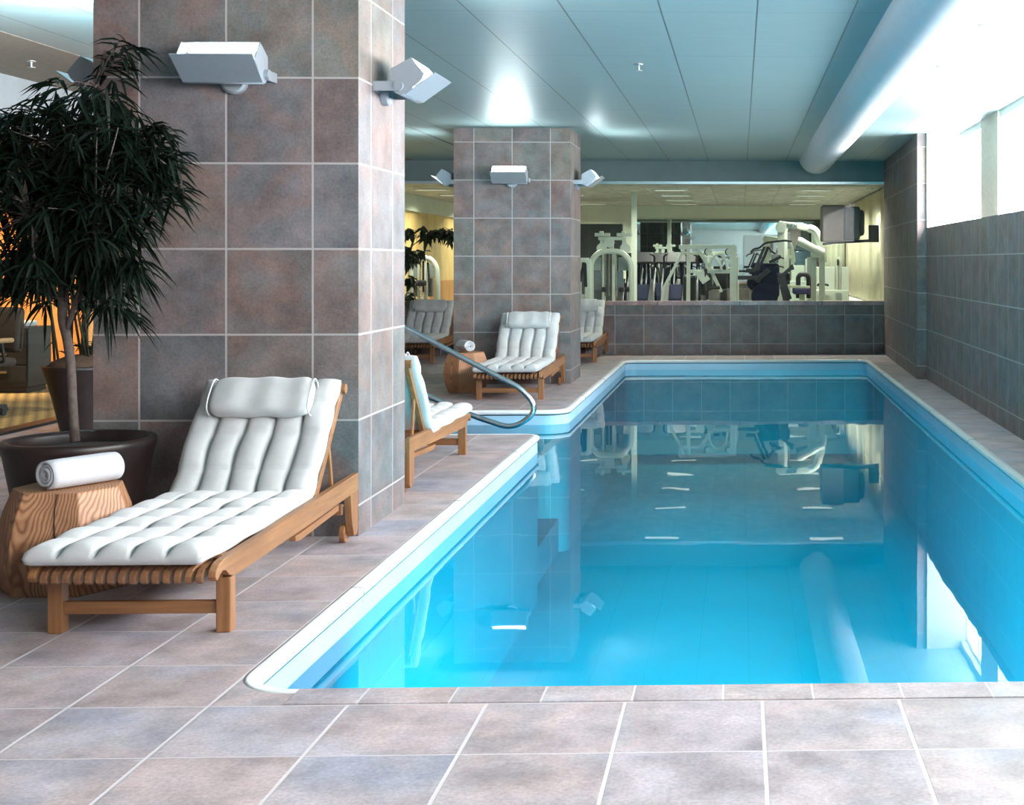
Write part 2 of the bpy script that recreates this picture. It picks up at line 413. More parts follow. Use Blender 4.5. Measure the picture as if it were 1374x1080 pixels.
# joints of the coping stones
for side, ys in ((1, (6.03, 8.2, 10.3, 14.6, 16.7, 18.8)), (-1, (6.5, 8.7, 10.9, 13.1, 15.3, 17.5))):
    E = PXL if side > 0 else PXR
    for Y in ys:
        bm = BM(); tube(bm, [(E + side * a, Y, z) for a, z in ((.001, .0025), (.034, .0035), (.051, -.001), (.0615, -.013), (.0630, -.028))], .0022, 5)
        obj('coping_joint', bm, M['plaster_grey'], pool)
bm = BM(); vs = [bm.verts.new((p.x, p.y, -.140)) for p in inset(OUT, .046)]
es = [bm.edges.new((vs[i], vs[(i + 1) % len(vs)])) for i in range(len(vs))]
bmesh.ops.triangle_fill(bm, use_beauty=True, edges=es)
for f in bm.faces:
    f.normal_update()
    if f.normal.z < 0: f.normal_flip()
me = bpy.data.meshes.new('pool_water'); bm.to_mesh(me); bm.free(); me.materials.append(M['water'])
w = bpy.data.objects.new('pool_water', me); COL.objects.link(w)
tag(w, 'still turquoise water filling the long pool', 'water', kind='stuff')
# unseen fill lamps added in the near end wall to brighten the water
for X in (-.75, .1, .95):
    t = thing('pool_fill_lamp', 'round unseen fill lamp added in the near end wall of the pool', 'lamp', (X, PYN + .05, -.62), 0, 'added underwater fill lamps')
    bm = BM(); tube(bm, [(0, 0, 0), (0, .03, 0)], .12, 24); obj('housing', bm, M['steel'], t)
    bm = BM(); tube(bm, [(0, .03, 0), (0, .035, 0)], .10, 24); obj('lens', bm, emit_mat('pool_fill_lens', (.8, .95, 1), 8), t)
    L = bpy.data.lights.new('pool_fill_light', 'AREA'); L.shape = 'DISK'; L.size = .2; L.energy = 62; L.spread = R(100); L.color = (.85, .98, 1)
    lo = bpy.data.objects.new('pool_fill_light', L); COL.objects.link(lo); lo.parent = t; lo.location = (0, .05, 0); lo.rotation_euler = (R(90 - 12), 0, 0)

# ------------------------------------------------------------------ ceiling, walls
def slab(name, x0, x1, y0, y1, z0, z1, m, px=0, py=0, pz=.164, t=T, tu=None, label=None, bev=0):
    bm = BM(); box(bm, x0, x1, y0, y1, z0, z1, bev); tuv(bm, px, py, pz, t, tu); return struct(name, bm, m, label)
slab('ceiling', -5.12, 2.95, -3.6, 21.25, CEIL, CEIL + .2, M['ceil'], px=-1.73, py=8.56, t=1.83, tu=.613)
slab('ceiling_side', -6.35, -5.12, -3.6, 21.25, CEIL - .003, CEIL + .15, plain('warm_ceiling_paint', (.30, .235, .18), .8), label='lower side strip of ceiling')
bm = BM(); box(bm, -3.925, -3.895, -3.6, 21.1, CEIL - .006, CEIL + .01); struct('trim_2', bm, M['lintel'])
slab('wall_far', -6.35, 2.36, 21.15, 21.37, 0, .797, M['wall'], px=.756)
slab('wall_far_top', -6.35, 2.5, 21.15, 21.37, 2.735, CEIL + .1, M['lintel'])
bm = BM(); box(bm, -2.3, 2.29, 21.12, 21.40, .775, .840, .004); tuv(bm, 0, 0, 0, 1.3); struct('trim_3', bm, M['granite'])
bm = BM(); box(bm, -6.3, -2.3, 21.12, 21.40, .775, .840, .004); struct('trim_4', bm, M['granite_reflect'])  # same sill stone; a dark reflection is put into its colour here
bm = BM(); box(bm, -6.35, 2.30, 21.14, 21.24, 2.690, 2.735, .004); struct('trim_5', bm, M['alu'])
for i in range(7):
    x1 = 2.257 - 1.160 * i; bm = BM(); box(bm, x1 - 1.156, x1 - .004, 21.18, 21.192, .840, 2.692)
    struct('window_%d' % (i + 1), bm, M['glass'])
# low tiled wall, tall end pier and the daylight windows behind it
bm = BM(); box(bm, 2.32, 2.56, -3.6, 16.55, 0, 1.885); tuv(bm, 0, .12); struct('wall_right', bm, M['wall'])
bm = BM()
pl = [(2.205, 16.55), (2.285, 21.15), (2.95, 21.15), (2.95, 16.62), (2.335, 16.62), (2.325, 16.55)]
prism(bm, pl, CEIL + .02, 'z', 0); tuv(bm, 2.33, .12); struct('wall_right_end', bm, M['wall'])
bm = BM(); box(bm, 2.322, 2.95, 16.50, 16.617, 1.70, CEIL + .01); struct('wall_end_reveal', bm, M['plaster'])
bm = BM(); box(bm, 2.56, 2.90, -3.6, 16.6, 0, 1.86); struct('wall_right_sill', bm, M['plaster'])
bm = BM(); box(bm, 2.72, 2.90, 14.0, 15.0, 1.86, CEIL + .02); struct('wall_right_pier', bm, plain('cream_pier_paint', (.70, .66, .55), .8))
for i, (ya, yb) in enumerate(((15.0, 16.5), (11.0, 14.0), (7.6, 11.0), (4.2, 7.6), (.8, 4.2), (-3.0, .8))):
    bm = BM(); box(bm, 2.84, 2.86, ya, yb, 1.86, 2.98)
    o = struct('window_%d' % (i + 8), bm, M['daylight'])
    bm = BM()
    n = max(2, round((yb - ya) / 1.1))
    for j in range(n + 1):
        y = ya + (yb - ya) * j / n; box(bm, 2.81, 2.84, y - .012, y + .012, 1.86, 2.98)
    for z in (1.88, 2.97): box(bm, 2.81, 2.84, ya, yb, z - .012, z + .012)
    obj('window_frame', bm, M['plaster'], o)
bm = BM(); box(bm, 2.74, 2.95, -3.6, 16.6, 2.98, CEIL + .02); struct('trim_6', bm, M['plaster'])
bm = BM(); box(bm, 2.86, 2.95, -3.6, 16.6, 1.8, CEIL); struct('wall_outer', bm, M['plaster'])
# behind the viewer
bm = BM(); box(bm, -6.4, 2.95, -3.75, -3.6, 0, CEIL + .1); struct('wall_back', bm, M['plaster_grey'])
for i, xa in enumerate((.2,)):
    bm = BM(); box(bm, xa, xa + 2.2, -3.60, -3.57, .5, 2.8); struct('window_%d' % (20 + i), bm, M['fill_back'])  # no known window here: unseen glowing pane added as fill light
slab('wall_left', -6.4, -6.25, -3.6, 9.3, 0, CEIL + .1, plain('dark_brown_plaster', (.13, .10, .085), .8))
slab('wall_left_far', -6.4, -6.25, 16.5, 21.15, 0, CEIL + .1, M['plaster_grey'])
slab('wall_left_header', -6.38, -6.25, 9.3, 16.5, 2.55, CEIL + .05, M['plaster_grey'])
for i, (ya, yb) in enumerate(((9.3, 12.23), (12.24, 16.5))):
    bm = BM(); box(bm, -6.30, -6.288, ya, yb, .02, 2.55); struct('window_%d' % (14 + i), bm, M['glass'])
bm = BM(); box(bm, -6.36, -6.20, 9.3, 16.5, 0, .025, .004); struct('trim_7', bm, M['threshold'])
# pillars
def pillar(y0, y1, label, py):
    bm = BM(); box(bm, -3.42, -2.03, y0, y1, 0, CEIL); tuv(bm, -2.27, py)
    o = obj('pillar', bm, M['wall']); tag(o, label, 'pillar', kind='structure')
P1, P2 = (7.17, 8.15), (16.06, 17.06)
pillar(*P1, 'broad stone-tiled pillar behind the first sun lounger and tall potted tree', 7.415)
pillar(*P2, 'stone-tiled pillar standing by the stair bay of the pool', 16.305)
# air duct, half round, along the window side
bm = BM(); n = 28; r = .275
for i in range(n):
    a0, a1 = PI + PI * i / n, PI + PI * (i + 1) / n
    for (a, b2) in ((a0, a1),):
        q = [bm.verts.new((1.20 + r * math.cos(t), y, CEIL + .06 + r * math.sin(t))) for t, y in ((a, -3.5), (b2, -3.5), (b2, 21.0), (a, 21.0))]
        bm.faces.new(q)
bmesh.ops.remove_doubles(bm, verts=bm.verts, dist=1e-5)
ed = [e for e in bm.edges if e.is_boundary and abs(e.verts[0].co.y - e.verts[1].co.y) < 1e-4]
bmesh.ops.contextual_create(bm, geom=[e for e in ed if e.verts[0].co.y > 0]); bmesh.ops.contextual_create(bm, geom=[e for e in ed if e.verts[0].co.y < 0])
d = obj('ceiling_duct', bm, M['duct'], None, True)
md = d.modifiers.new('es', 'EDGE_SPLIT'); md.split_angle = R(50)
tag(d, 'long half-round pale metal air duct under the ceiling beside the bright windows', 'air duct', kind='thing')
for i, (x, y, d_, lab) in enumerate(((1318, 34, 9.0, 'small metal sprinkler head in the bright white ceiling strip, the one nearer the pool end'), (1262, 87, 10.9, 'small metal sprinkler head in bright ceiling between duct and window, farther down'),
                                     (857, 85, 10.8, 'small metal sprinkler head in the grey panelled ceiling over the pool'), (42, 84, 10.6, 'small metal sprinkler head in the brownish ceiling strip above the potted tree'))):
    p = Q(x, y, d_); top = CEIL if p.x > -5.1 else CEIL - .003
    t = thing('ceiling_sprinkler', lab, 'sprinkler', (p.x, p.y, top))
    bm = BM(); lathe(bm, [(.035, 0), (.035, -.006), (.012, -.010)], 14); obj('escutcheon', bm, M['alu'], t)
    bm = BM(); cyl(bm, (0, 0, -.008), (0, 0, -.05), .007, 8); obj('body', bm, M['alu'], t)
    bm = BM(); lathe(bm, [(.03, -.050), (.03, -.053)], 12); obj('deflector', bm, M['alu'], t)

# ------------------------------------------------------------------ wall lamps
def make_lamp(label):
    """uplighter: local -y points away from the wall, origin on the wall at pivot height"""
    t = thing('uplight_sconce', label, 'wall lamp', (0, 0, 0), 0, 'silver uplighters on the pillars'); W = .200
    prof = [(.099, .097), (.094, .027), (.118, -.034), (.15, -.050), (.18, -.040), (.262, .036), (.28, .070), (.208, .158)]
    bm = BM()
    for s in (-1, 1):
        bm = BM(); prism(bm, [(-a, z) for a, z in prof], .006, 'x', s * W - .003); obj('side_cheek', bm, M['lamp_grey'], t)
    bm = BM()   # back and trough shell
    path = [(.208, .158), (.099, .097), (.094, .027), (.105, -.015), (.122, -.038), (.15, -.050), (.178, -.042)]
    A = [[bm.verts.new((x, -a, z)) for a, z in path] for x in (-W, W)]
    for i in range(len(path) - 1): bm.faces.new((A[0][i], A[0][i + 1], A[1][i + 1], A[1][i]))
    o = obj('shell', bm, M['lamp_grey'], t, True); md = o.modifiers.new('s', 'SOLIDIFY'); md.thickness = .004; md.offset = 0
    bm = BM()   # bright inner reflector lying against the back
    path = [(.206, .153), (.106, .096), (.101, .03), (.125, -.028)]
    A = [[bm.verts.new((x, -a, z)) for a, z in path] for x in (-W + .006, W - .006)]
    for i in range(len(path) - 1): bm.faces.new((A[0][i], A[0][i + 1], A[1][i + 1], A[1][i]))
    o = obj('reflector', bm, M['reflector'], t); md = o.modifiers.new('s', 'SOLIDIFY'); md.thickness = .002
    bm = BM()   # flared front flap
    q = [(-W - .004, -.176, -.044), (W + .004, -.176, -.044), (W + .008, -.340, .076), (-W - .008, -.340, .076)]
    bm.faces.new([bm.verts.new(p) for p in q]); o = obj('front_flap', bm, M['lamp_grey'], t)
    md = o.modifiers.new('s', 'SOLIDIFY'); md.thickness = .005; md.offset = 0
    bm = BM(); cyl(bm, (-W + .02, -.155, .03), (W - .02, -.155, .03), .008, 10); obj('lamp_tube', bm, M['halogen'], t)
    for s in (-1, 1):
        bm = BM(); box(bm, s * (W + .012) - .006, s * (W + .012) + .006, -.150, -.004, -.028, .026, .003); ob = obj('bracket_arm', bm, M['lamp_grey'], t)
        bm = BM(); cyl(bm, (s * (W + .003), -.141, 0), (s * (W + .026), -.141, 0), .026, 20); obj('pivot_knob', bm, M['lamp_grey'], ob)
    bm = BM(); box(bm, -W - .018, W + .018, -.012, 0, -.028, .026, .002); obj('back_bar', bm, M['lamp_grey'], t)
    bm = BM(); tube(bm, [(0, -.001, -.02), (0, -.035, -.02), (0, -.045, -.02)], [.068, .068, .055], 28); obj('wall_rose', bm, M['lamp_grey'], t)
    L = bpy.data.lights.new('sconce_light', 'AREA'); L.shape = 'RECTANGLE'; L.size = .36; L.size_y = .07; L.energy = 17; L.color = (.90, .97, 1.0)
    lo = bpy.data.objects.new('sconce_light', L); COL.objects.link(lo); lo.parent = t
    lo.location = (0, -.19, .085); lo.rotation_euler = (R(180 + 37), 0, 0)
    return t
spots = [((-2.675, P1[0], 2.435), 0, 'silver uplighter on the front of the broad pillar above the first lounger'),
         ((-2.03, 7.66, 2.435), R(90), 'silver uplighter sticking out from the pool side of the broad pillar'),
         ((-3.42, 7.66, 2.435), R(-90), 'silver uplighter partly behind the tree top, on the shop side of the broad pillar'),
         ((-2.725, P2[0], 2.435), 0, 'silver uplighter on the front of the pillar by the stair bay'),
         ((-2.03, 16.56, 2.435), R(90), 'silver uplighter on the pool side of the pillar by the stair bay'),
         ((-3.42, 16.56, 2.435), R(-90), 'silver uplighter on the shop side of the pillar by the stair bay')]
proto = make_lamp(spots[0][2])
for i, (loc, rz, lab) in enumerate(spots):
    o = proto if i == 0 else copy_tree(proto)
    o.location = loc; o.rotation_euler = (0, 0, rz); o['label'] = lab
    if i == 2:      # only the light is turned, moved out and strengthened to whiten the ceiling
        for c in kids(o):
            if c.type == 'LIGHT':
                c.rotation_euler = (R(180 + 64), 0, R(-50)); c.location = (-.05, -.27, .135); c.data = c.data.copy(); c.data.size = .24; c.data.energy = 210; c.data.color = (.72, .9, 1)

# ------------------------------------------------------------------ sun loungers
A_B = R(48)
def make_lounger():
    t = thing('sun_lounger', 'x', 'sun lounger', (0, 0, 0), 0, 'teak loungers with white tufted cushions')
    rail = [(-.03, .306), (-.10, .302), (-.145, .291), (-.170, .272), (-.176, .252), (-.164, .236), (-.148, .238), (-.134, .256), (-.105, .266), (-.07, .258), (-.04, .232), (0, .218), (.05, .215), (1.0, .238), (1.735, .262), (1.735, .352), (1.0, .334), (.3, .312)]
    for s in (-1, 1):
        bm = BM(); prism(bm, rail, .032, 'x', .324 if s > 0 else -.356, .003); obj('side_rail', bm, M['teak_y'], t)
    for s in (-1, 1):
        bm = BM(); x0, x1 = sorted((s * .298, s * .355)); box(bm, x0, x1, -.028, .030, 0, .217, .004)
        x0, x1 = sorted((s * .298, s * .3235)); box(bm, x0, x1, -.028, .030, .215, .308, .002)
        obj('leg', bm, M['teak_z'], t)
    for s in (-1, 1):
        bm = BM(); x0, x1 = sorted((s * .318, s * .355)); prism(bm, [(1.60, .255), (1.735, .262), (1.735, .06), (1.715, .035), (1.66, .035), (1.63, .10)], x1 - x0, 'x', x0, .003)
        ob = obj('leg', bm, M['teak_z'], t)
        bm = BM(); xa, xb = sorted((s * .288, s * .316)); tube(bm, [(xa, 1.665, .05), (xa + .003, 1.665, .05), (xb - .003, 1.665, .05), (xb, 1.665, .05)], [.046, .050, .050, .046], 24)
        cyl(bm, (s * .28, 1.665, .05), (s * .34, 1.665, .05), .010, 10); obj('wheel', bm, M['teak_y'], ob)
    bm = BM(); box(bm, -.30, .30, -.012, .014, .072, .122, .003); obj('stretcher', bm, M['teak_x'], t)
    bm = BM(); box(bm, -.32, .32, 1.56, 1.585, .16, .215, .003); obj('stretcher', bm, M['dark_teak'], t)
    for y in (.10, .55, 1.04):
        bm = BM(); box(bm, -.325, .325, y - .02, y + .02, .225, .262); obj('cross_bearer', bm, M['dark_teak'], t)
    bm = BM()
    sl = [(-.100, .262), (-.135, .250), (-.150, .232), (-.166, .226), (-.180, .236), (-.182, .256), (-.165, .277), (-.130, .287), (1.08, .292), (1.08, .264)]
    for i in range(15):
        x = -.294 + .042 * i; prism(bm, sl, .024, 'x', x - .012, .002)
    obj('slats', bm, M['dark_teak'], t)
    # back rest, tilted about the hinge
    bk = Matrix.Translation((0, 1.10, .296)) @ Matrix.Rotation(A_B, 4, 'X')
    bm = BM()
    for s in (-1, 1):
        x0, x1 = sorted((s * .285, s * .318)); box(bm, x0, x1, 0, .71, -.05, -.005, .004, bk)
    box(bm, -.318, .318, .66, .70, -.045, -.01, .004, bk); box(bm, -.318, .318, .02, .06, -.045, -.01, .004, bk)
    tube(bm, [bk @ Vector((-.33, .705, -.02)), bk @ Vector((.335, .705, -.02))], .026, 14)
    ob = obj('back_frame', bm, M['teak_y'], t)
    bm = BM()
    for i in range(13):
        x = -.252 + .042 * i; box(bm, x - .012, x + .012, .05, .67, -.012, .004, 0, bk)
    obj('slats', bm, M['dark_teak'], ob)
    for s in (-1, 1):
        bm = BM(); a = bk @ Vector((s * .300, .40, -.04)); bar(bm, a, (s * .300, 1.475, .225), .016, .026, .003); obj('back_prop', bm, M['teak_z'], t)
        bm = BM(); x0, x1 = sorted((s * .288, s * .318)); prism(bm, [(.86, .175), (.92, .165), (1.52, .192), (1.52, .222), (.92, .198), (.86, .198)], x1 - x0, 'x', x0, .002); obj('ratchet_bar', bm, M['teak_y'], t)
    # tufted mattress
    Lf, Rb, Lb = 1.28, .11, .665
    la = Rb * A_B; Ltot = Lf + la + Lb
    def path(s):
        y0, z0 = -.205, .296
        if s < Lf: return Vector((0, y0 + s, z0)), 0.0
        if s < Lf + la:
            a = (s - Lf) / Rb
            return Vector((0, y0 + Lf + Rb * math.sin(a), z0 + Rb * (1 - math.cos(a)))), a
        e = s - Lf - la
        return Vector((0, y0 + Lf + Rb * math.sin(A_B) + e * math.cos(A_B), z0 + Rb * (1 - math.cos(A_B)) + e * math.sin(A_B))), A_B
    NU, NV = 50, 132; XA, XB = -.372, .322; W = XB - XA
    rows = [.0, .21, .43, .64, .85, 1.06, 1.27, 1.48, 1.69, 1.88, Ltot]
    bm = BM(); top, bot = [], []
    rr = random.Random(3)
    wob = [[rr.uniform(-.006, .006) for _ in range(12)] for _ in range(6)]
    for j in range(NV + 1):
        s = Ltot * j / NV; p, a = path(s); nrm = Vector((0, -math.sin(a), math.cos(a)))
        k = max(i for i in range(len(rows) - 1) if s >= rows[i] - 1e-9); f = (s - rows[k]) / (rows[k + 1] - rows[k])
        br = abs(math.sin(PI * f)) ** .34
        es_ = min(s, Ltot - s); rt, rb_ = [], []
        for i in range(NU + 1):
            u = i / NU; uc = u * 5; c = min(4, int(uc)); g = uc - c
            bc = abs(math.sin(PI * g)) ** .30
            et = min(u, 1 - u) * W; e = min(es_, et); ed = math.sqrt(max(0, 1 - (1 - min(1, e / .045)) ** 2))
            h = .036 + ed * (.006 + .046 * bc * (.52 + .48 * br) + wob[c][k] * br * bc)
            x = XA + W * u + (.006 * math.sin(s * 14 + c) if 0 < i < NU else 0)
            sq = 0.012 * (1 - abs(math.sin(PI * f)) ** .6)       # edge pinched at tufts
            if i == 0: x += sq
            if i == NU: x -= sq
            q = p + nrm * h; q.x = x; rt.append(bm.verts.new(q))
            if 0 < i < NU and 0 < j < NV:
                q = p + nrm * (.036 - ed * .033); q.x = x; rb_.append(bm.verts.new(q))
            else: rb_.append(rt[-1])
        top.append(rt); bot.append(rb_)
    for j in range(NV):
        for i in range(NU):
            bm.faces.new((top[j][i], top[j][i + 1], top[j + 1][i + 1], top[j + 1][i]))
            fb = (bot[j][i], bot[j + 1][i], bot[j + 1][i + 1], bot[j][i + 1])
            if len(set(fb)) >= 3:
                try: bm.faces.new(fb)
                except ValueError: pass
    mt = obj('mattress', bm, M['cotton'], t, True)
    # head pillow
    p, a = path(Ltot - .17); PM = Matrix.Translation(p + Vector((-.020, 0, 0))) @ Matrix.Rotation(A_B, 4, 'X')
    bm = BM(); nu, nv = 36, 28; rings = []
    for i in range(nu + 1):
        u = -1 + 2 * i / nu; k = (1 - abs(u) ** 14) ** .5 * .9 + .1
        ring = []
        for j in range(nv):
            th = 2 * PI * j / nv; cs, sn = math.cos(th), math.sin(th)
            yy = math.copysign(abs(cs) ** .62, cs) * .108; zz = math.copysign(abs(sn) ** .75, sn) * .058
            wv_ = 1 + .02 * math.sin(7 * u + 3 * th)
            ring.append(bm.verts.new(PM @ Vector((u * .252, yy * k * wv_, .125 + zz * k * wv_ + .004 * math.sin(9 * u)))))
        rings.append(ring)
    for A, B in zip(rings, rings[1:]):
        for j in range(nv): bm.faces.new((A[j], A[(j + 1) % nv], B[(j + 1) % nv], B[j]))
    bm.faces.new(rings[0]); bm.faces.new(rings[-1])
    pil = obj('pillow', bm, M['cotton'], t, True)
    for s in (-1, 1):
        bm = BM(); pts = []
        for j in range(31):
            th = 2 * PI * j / 30; cs, sn = math.cos(th), math.sin(th)
            pts.append(PM @ Vector((s * .246, math.copysign(abs(cs) ** .62, cs) * .098, .125 + math.copysign(abs(sn) ** .75, sn) * .054)))
        tube(bm, pts, .004, 6); obj('piping', bm, M['stitch'], pil, True)
    return t
sp = [((-2.362, 5.350, 0), 0, 'large white cushioned teak lounger beside the round log table with towel, nearest the camera'),
      ((-2.43, 10.19, 0), PI, 'white cushioned lounger seen side-on, its back against the far side of the broad pillar'),
      ((-2.44, 14.26, 0), 0, 'white cushioned lounger with log table in front of the pillar by the stair bay'),
      ((-4.765, 19.40, 0), 0, 'white cushioned lounger before the glass, seen between the two pillars'),
      ((-2.44, 19.50, 0), 0, 'white cushioned lounger half hidden by the second pillar, against the low far wall')]
proto = make_lounger()
for i, (loc, rz, lab) in enumerate(sp):
    o = proto if i == 0 else copy_tree(proto)
    o.location = loc; o.rotation_euler = (0, 0, rz); o['label'] = lab

# ------------------------------------------------------------------ log tables and towels
def log_table(label, loc, prof, sides, phase, sx=1.0, seed=1):
    t = thing('log_table', label, 'side table', loc, 0, 'cut log side tables')
    rg = random.Random(seed); bm = BM(); jit = [rg.uniform(.94, 1.06) for _ in range(sides)]; ang = [phase + 2 * PI * (j + rg.uniform(-.12, .12)) / sides for j in range(sides)]
    rings = [[bm.verts.new((r * jit[j] * math.cos(ang[j]) * sx, r * jit[j] * math.sin(ang[j]), z)) for j in range(sides)] for r, z in prof]
    for A, B in zip(rings, rings[1:]):
        for j in range(sides): bm.faces.new((A[j], A[(j + 1) % sides], B[(j + 1) % sides], B[j]))
    bm.faces.new(rings[0]); bm.faces.new(rings[-1])
    bmesh.ops.bevel(bm, geom=[e for e in bm.edges], offset=.006, segments=2, profile=.5, affect='EDGES')
    obj('log_block', bm, M['log'], t)
    return t, ang, jit
t1, ang, jit = log_table('faceted log side table holding a rolled towel, beside the large first lounger', (-3.035, 6.16, 0), [(.275, 0), (.290, .12), (.285, .24), (.262, .34), (.222, .445)], 7, R(-112), 1.06, 2)
bm = BM()     # drying crack down the front face
zz = [(.255 - .0, .30)]
a0, a1 = ang[0], ang[1]
def facet(z, f, off=.0015):
    prof = [(.275, 0), (.290, .12), (.285, .24), (.262, .34), (.222, .445)]
    for (ra, za), (rb, zb) in zip(prof, prof[1:]):
        if za <= z <= zb:
            r = ra + (rb - ra) * (z - za) / (zb - za); break
    p = Vector((r * jit[0] * math.cos(a0) * 1.06, r * jit[0] * math.sin(a0), z)); q = Vector((r * jit[1] * math.cos(a1) * 1.06, r * jit[1] * math.sin(a1), z))
    m = p.lerp(q, f); n = Vector((m.x, m.y, 0)).normalized(); return m + n * off
pts = [facet(z, .62 + .015 * math.sin(z * 30)) for z in (.02, .08, .14, .2, .26, .32, .38, .44)]
tube(bm, pts, [.0015, .002, .003, .004, .004, .003, .003, .003], 6); obj('crack', bm, M['crack'], t1)
log_table('bulging log side table with a rolled towel before the second pillar', (-3.09, 15.12, 0), [(.20, 0), (.245, .10), (.262, .22), (.245, .34), (.205, .448)], 8, R(-100), 1.0, 5)

def towel(label, loc, rz, length=.30, turns=3.6, pitch=.0165, flat=.92):
    t = thing('rolled_towel', label, 'towel', loc, rz, 'rolled white towels'); bm = BM(); th = .0125
    n = int(turns * 26); mid = []
    for i in range(n + 1):
        a = 2 * PI * turns * i / n; r = .010 + pitch * a / (2 * PI) + .0012 * math.sin(a * 2.3); mid.append((a, r))
    rmax = mid[-1][1] + th / 2; nx = 12
    prof = []
    for side in (1, -1):
        seq = mid if side > 0 else reversed(mid)
        for a, r in seq:
            rr_ = r + side * th / 2; prof.append((rr_ * math.cos(a - 5.5), rr_ * math.sin(a - 5.5) * flat))
    cols = []
    for k in range(nx + 1):
        x = -length / 2 + length * k / nx; e = min(k, nx - k); sc = 1 - .045 * (1 if e == 0 else .3 if e == 1 else 0)
        cols.append([bm.verts.new((x + .004 * math.sin(9 * i / len(prof) * PI) * (1 if e == 0 else 0), y * sc, (z * sc) + rmax * flat)) for i, (y, z) in enumerate(prof)])
    m = len(prof)
    for A, B in zip(cols, cols[1:]):
        for i in range(m): bm.faces.new((A[i], A[(i + 1) % m], B[(i + 1) % m], B[i]))
    h = m // 2
    for C in (cols[0], cols[-1]):
        for i in range(h - 1): bm.faces.new((C[i], C[i + 1], C[m - 2 - i], C[m - 1 - i]))
    obj('towel_roll', bm, M['terry'], t, True)
    return t
towel('rolled white towel lying on the faceted log table next to the large lounger', (-2.99, 6.15, .447), R(60), .34)
towel('rolled white towel on the bulging log table by the second pillar', (-3.09, 15.14, .449), R(-58), .27, 3.4)

# ------------------------------------------------------------------ plants
def leaves(bm, base, n, r, L=.16, Wd=.026, droop=.55, out=None, lim=None):
    for _ in range(n):
        az = r.uniform(0, 2 * PI); el = r.uniform(-1.05, .45)
        d = Vector((math.cos(az) * math.cos(el), math.sin(az) * math.cos(el), math.sin(el)))
        if out is not None: d = (d + out * .8).normalized()
        l = L * r.uniform(.65, 1.2); w = Wd * r.uniform(.75, 1.2)
        side = d.cross(Vector((0, 0, 1)));
        if side.length < .1: side = Vector((1, 0, 0))
        side.normalize(); side = (side + Vector((r.uniform(-.5, .5), r.uniform(-.5, .5), r.uniform(-.5, .5)))).normalized()
        p0 = base + Vector((r.uniform(-.02, .02), r.uniform(-.02, .02), r.uniform(-.02, .02)))
        L_, R_, C_ = [], [], []
        pts = []
        for k, wk in ((.0, .12), (.3, .95), (.65, .7), (1.0, .0)):
            c = p0 + d * l * k + Vector((0, 0, -droop * l * k * k)); pts.append((c, wk))
        if lim and not all(lim(c) for c, _ in pts): continue
        prev = None
        for c, wk in pts:
            a = bm.verts.new(c + side * w * wk * .5 + Vector((0, 0, .003 * wk)))
            m = bm.verts.new(c - Vector((0, 0, .004 * wk)))
            b_ = bm.verts.new(c - side * w * wk * .5 + Vector((0, 0, .003 * wk)))
            if prev:
                bm.faces.new((prev[0], a, m, prev[1])); bm.faces.new((prev[1], m, b_, prev[2]))
            prev = (a, m, b_)
tree = thing('potted_tree', 'tall dark-leaved potted tree in a wide brown planter by the broad pillar', 'potted plant', (-3.31, 6.80, 0))
bm = BM(); lathe(bm, [(.24, 0), (.255, .05), (.300, .28), (.340, .50), (.352, .535), (.356, .562), (.346, .578), (.322, .578), (.312, .56), (.306, .50)], 56); obj('planter', bm, M['pot'], tree, True)
bm = BM(); lathe(bm, [(.308, .505), (.30, .520), (.15, .532), (.02, .538)], 40); obj('soil', bm, M['soil'], tree, True)
def tl(x, y, d=6.72): return Q(x, y, d) - Vector((-3.31, 6.80, 0))
bm = BM()
tube(bm, rounded([tl(101, 592), tl(97, 540), tl(95, 486), tl(90, 452), tl(83, 428), tl(85, 394), tl(80, 350), tl(92, 300), tl(100, 230)], .1, 4), [.020 + .010 * (1 - i / 38) for i in range(37)][:37] if False else .0225, 12)
tube(bm, rounded([tl(88, 446), tl(100, 410, 6.7), tl(112, 375, 6.65), tl(128, 320, 6.6), tl(134, 240, 6.6)], .1, 4), .0135, 9)
tube(bm, rounded([tl(101, 408, 6.7), tl(122, 385, 6.75), tl(146, 345, 6.8), tl(160, 280, 6.85), tl(150, 180, 6.8)], .1, 4), .010, 8)
tube(bm, rounded([tl(84, 392), tl(62, 350, 6.6), tl(40, 300, 6.55), tl(25, 220, 6.5)], .1, 4), .011, 8)
tube(bm, rounded([tl(100, 235), tl(112, 170, 6.75), tl(130, 110, 6.8), tl(141, 72, 6.85), tl(148, 70, 6.85)], .06, 4), .008, 8)
obj('trunk', bm, M['bark'], tree, True)
r5 = random.Random(11); bmL, bmT = BM(), BM()
def lim(c):
    return not (c.x > -.13 and c.y > .35) and c.z + 0 < 2.9
hub = [tl(88, 330), tl(128, 300, 6.6), tl(150, 260, 6.8), tl(40, 290, 6.55), tl(100, 220), tl(128, 115, 6.8), tl(70, 400, 6.65)]
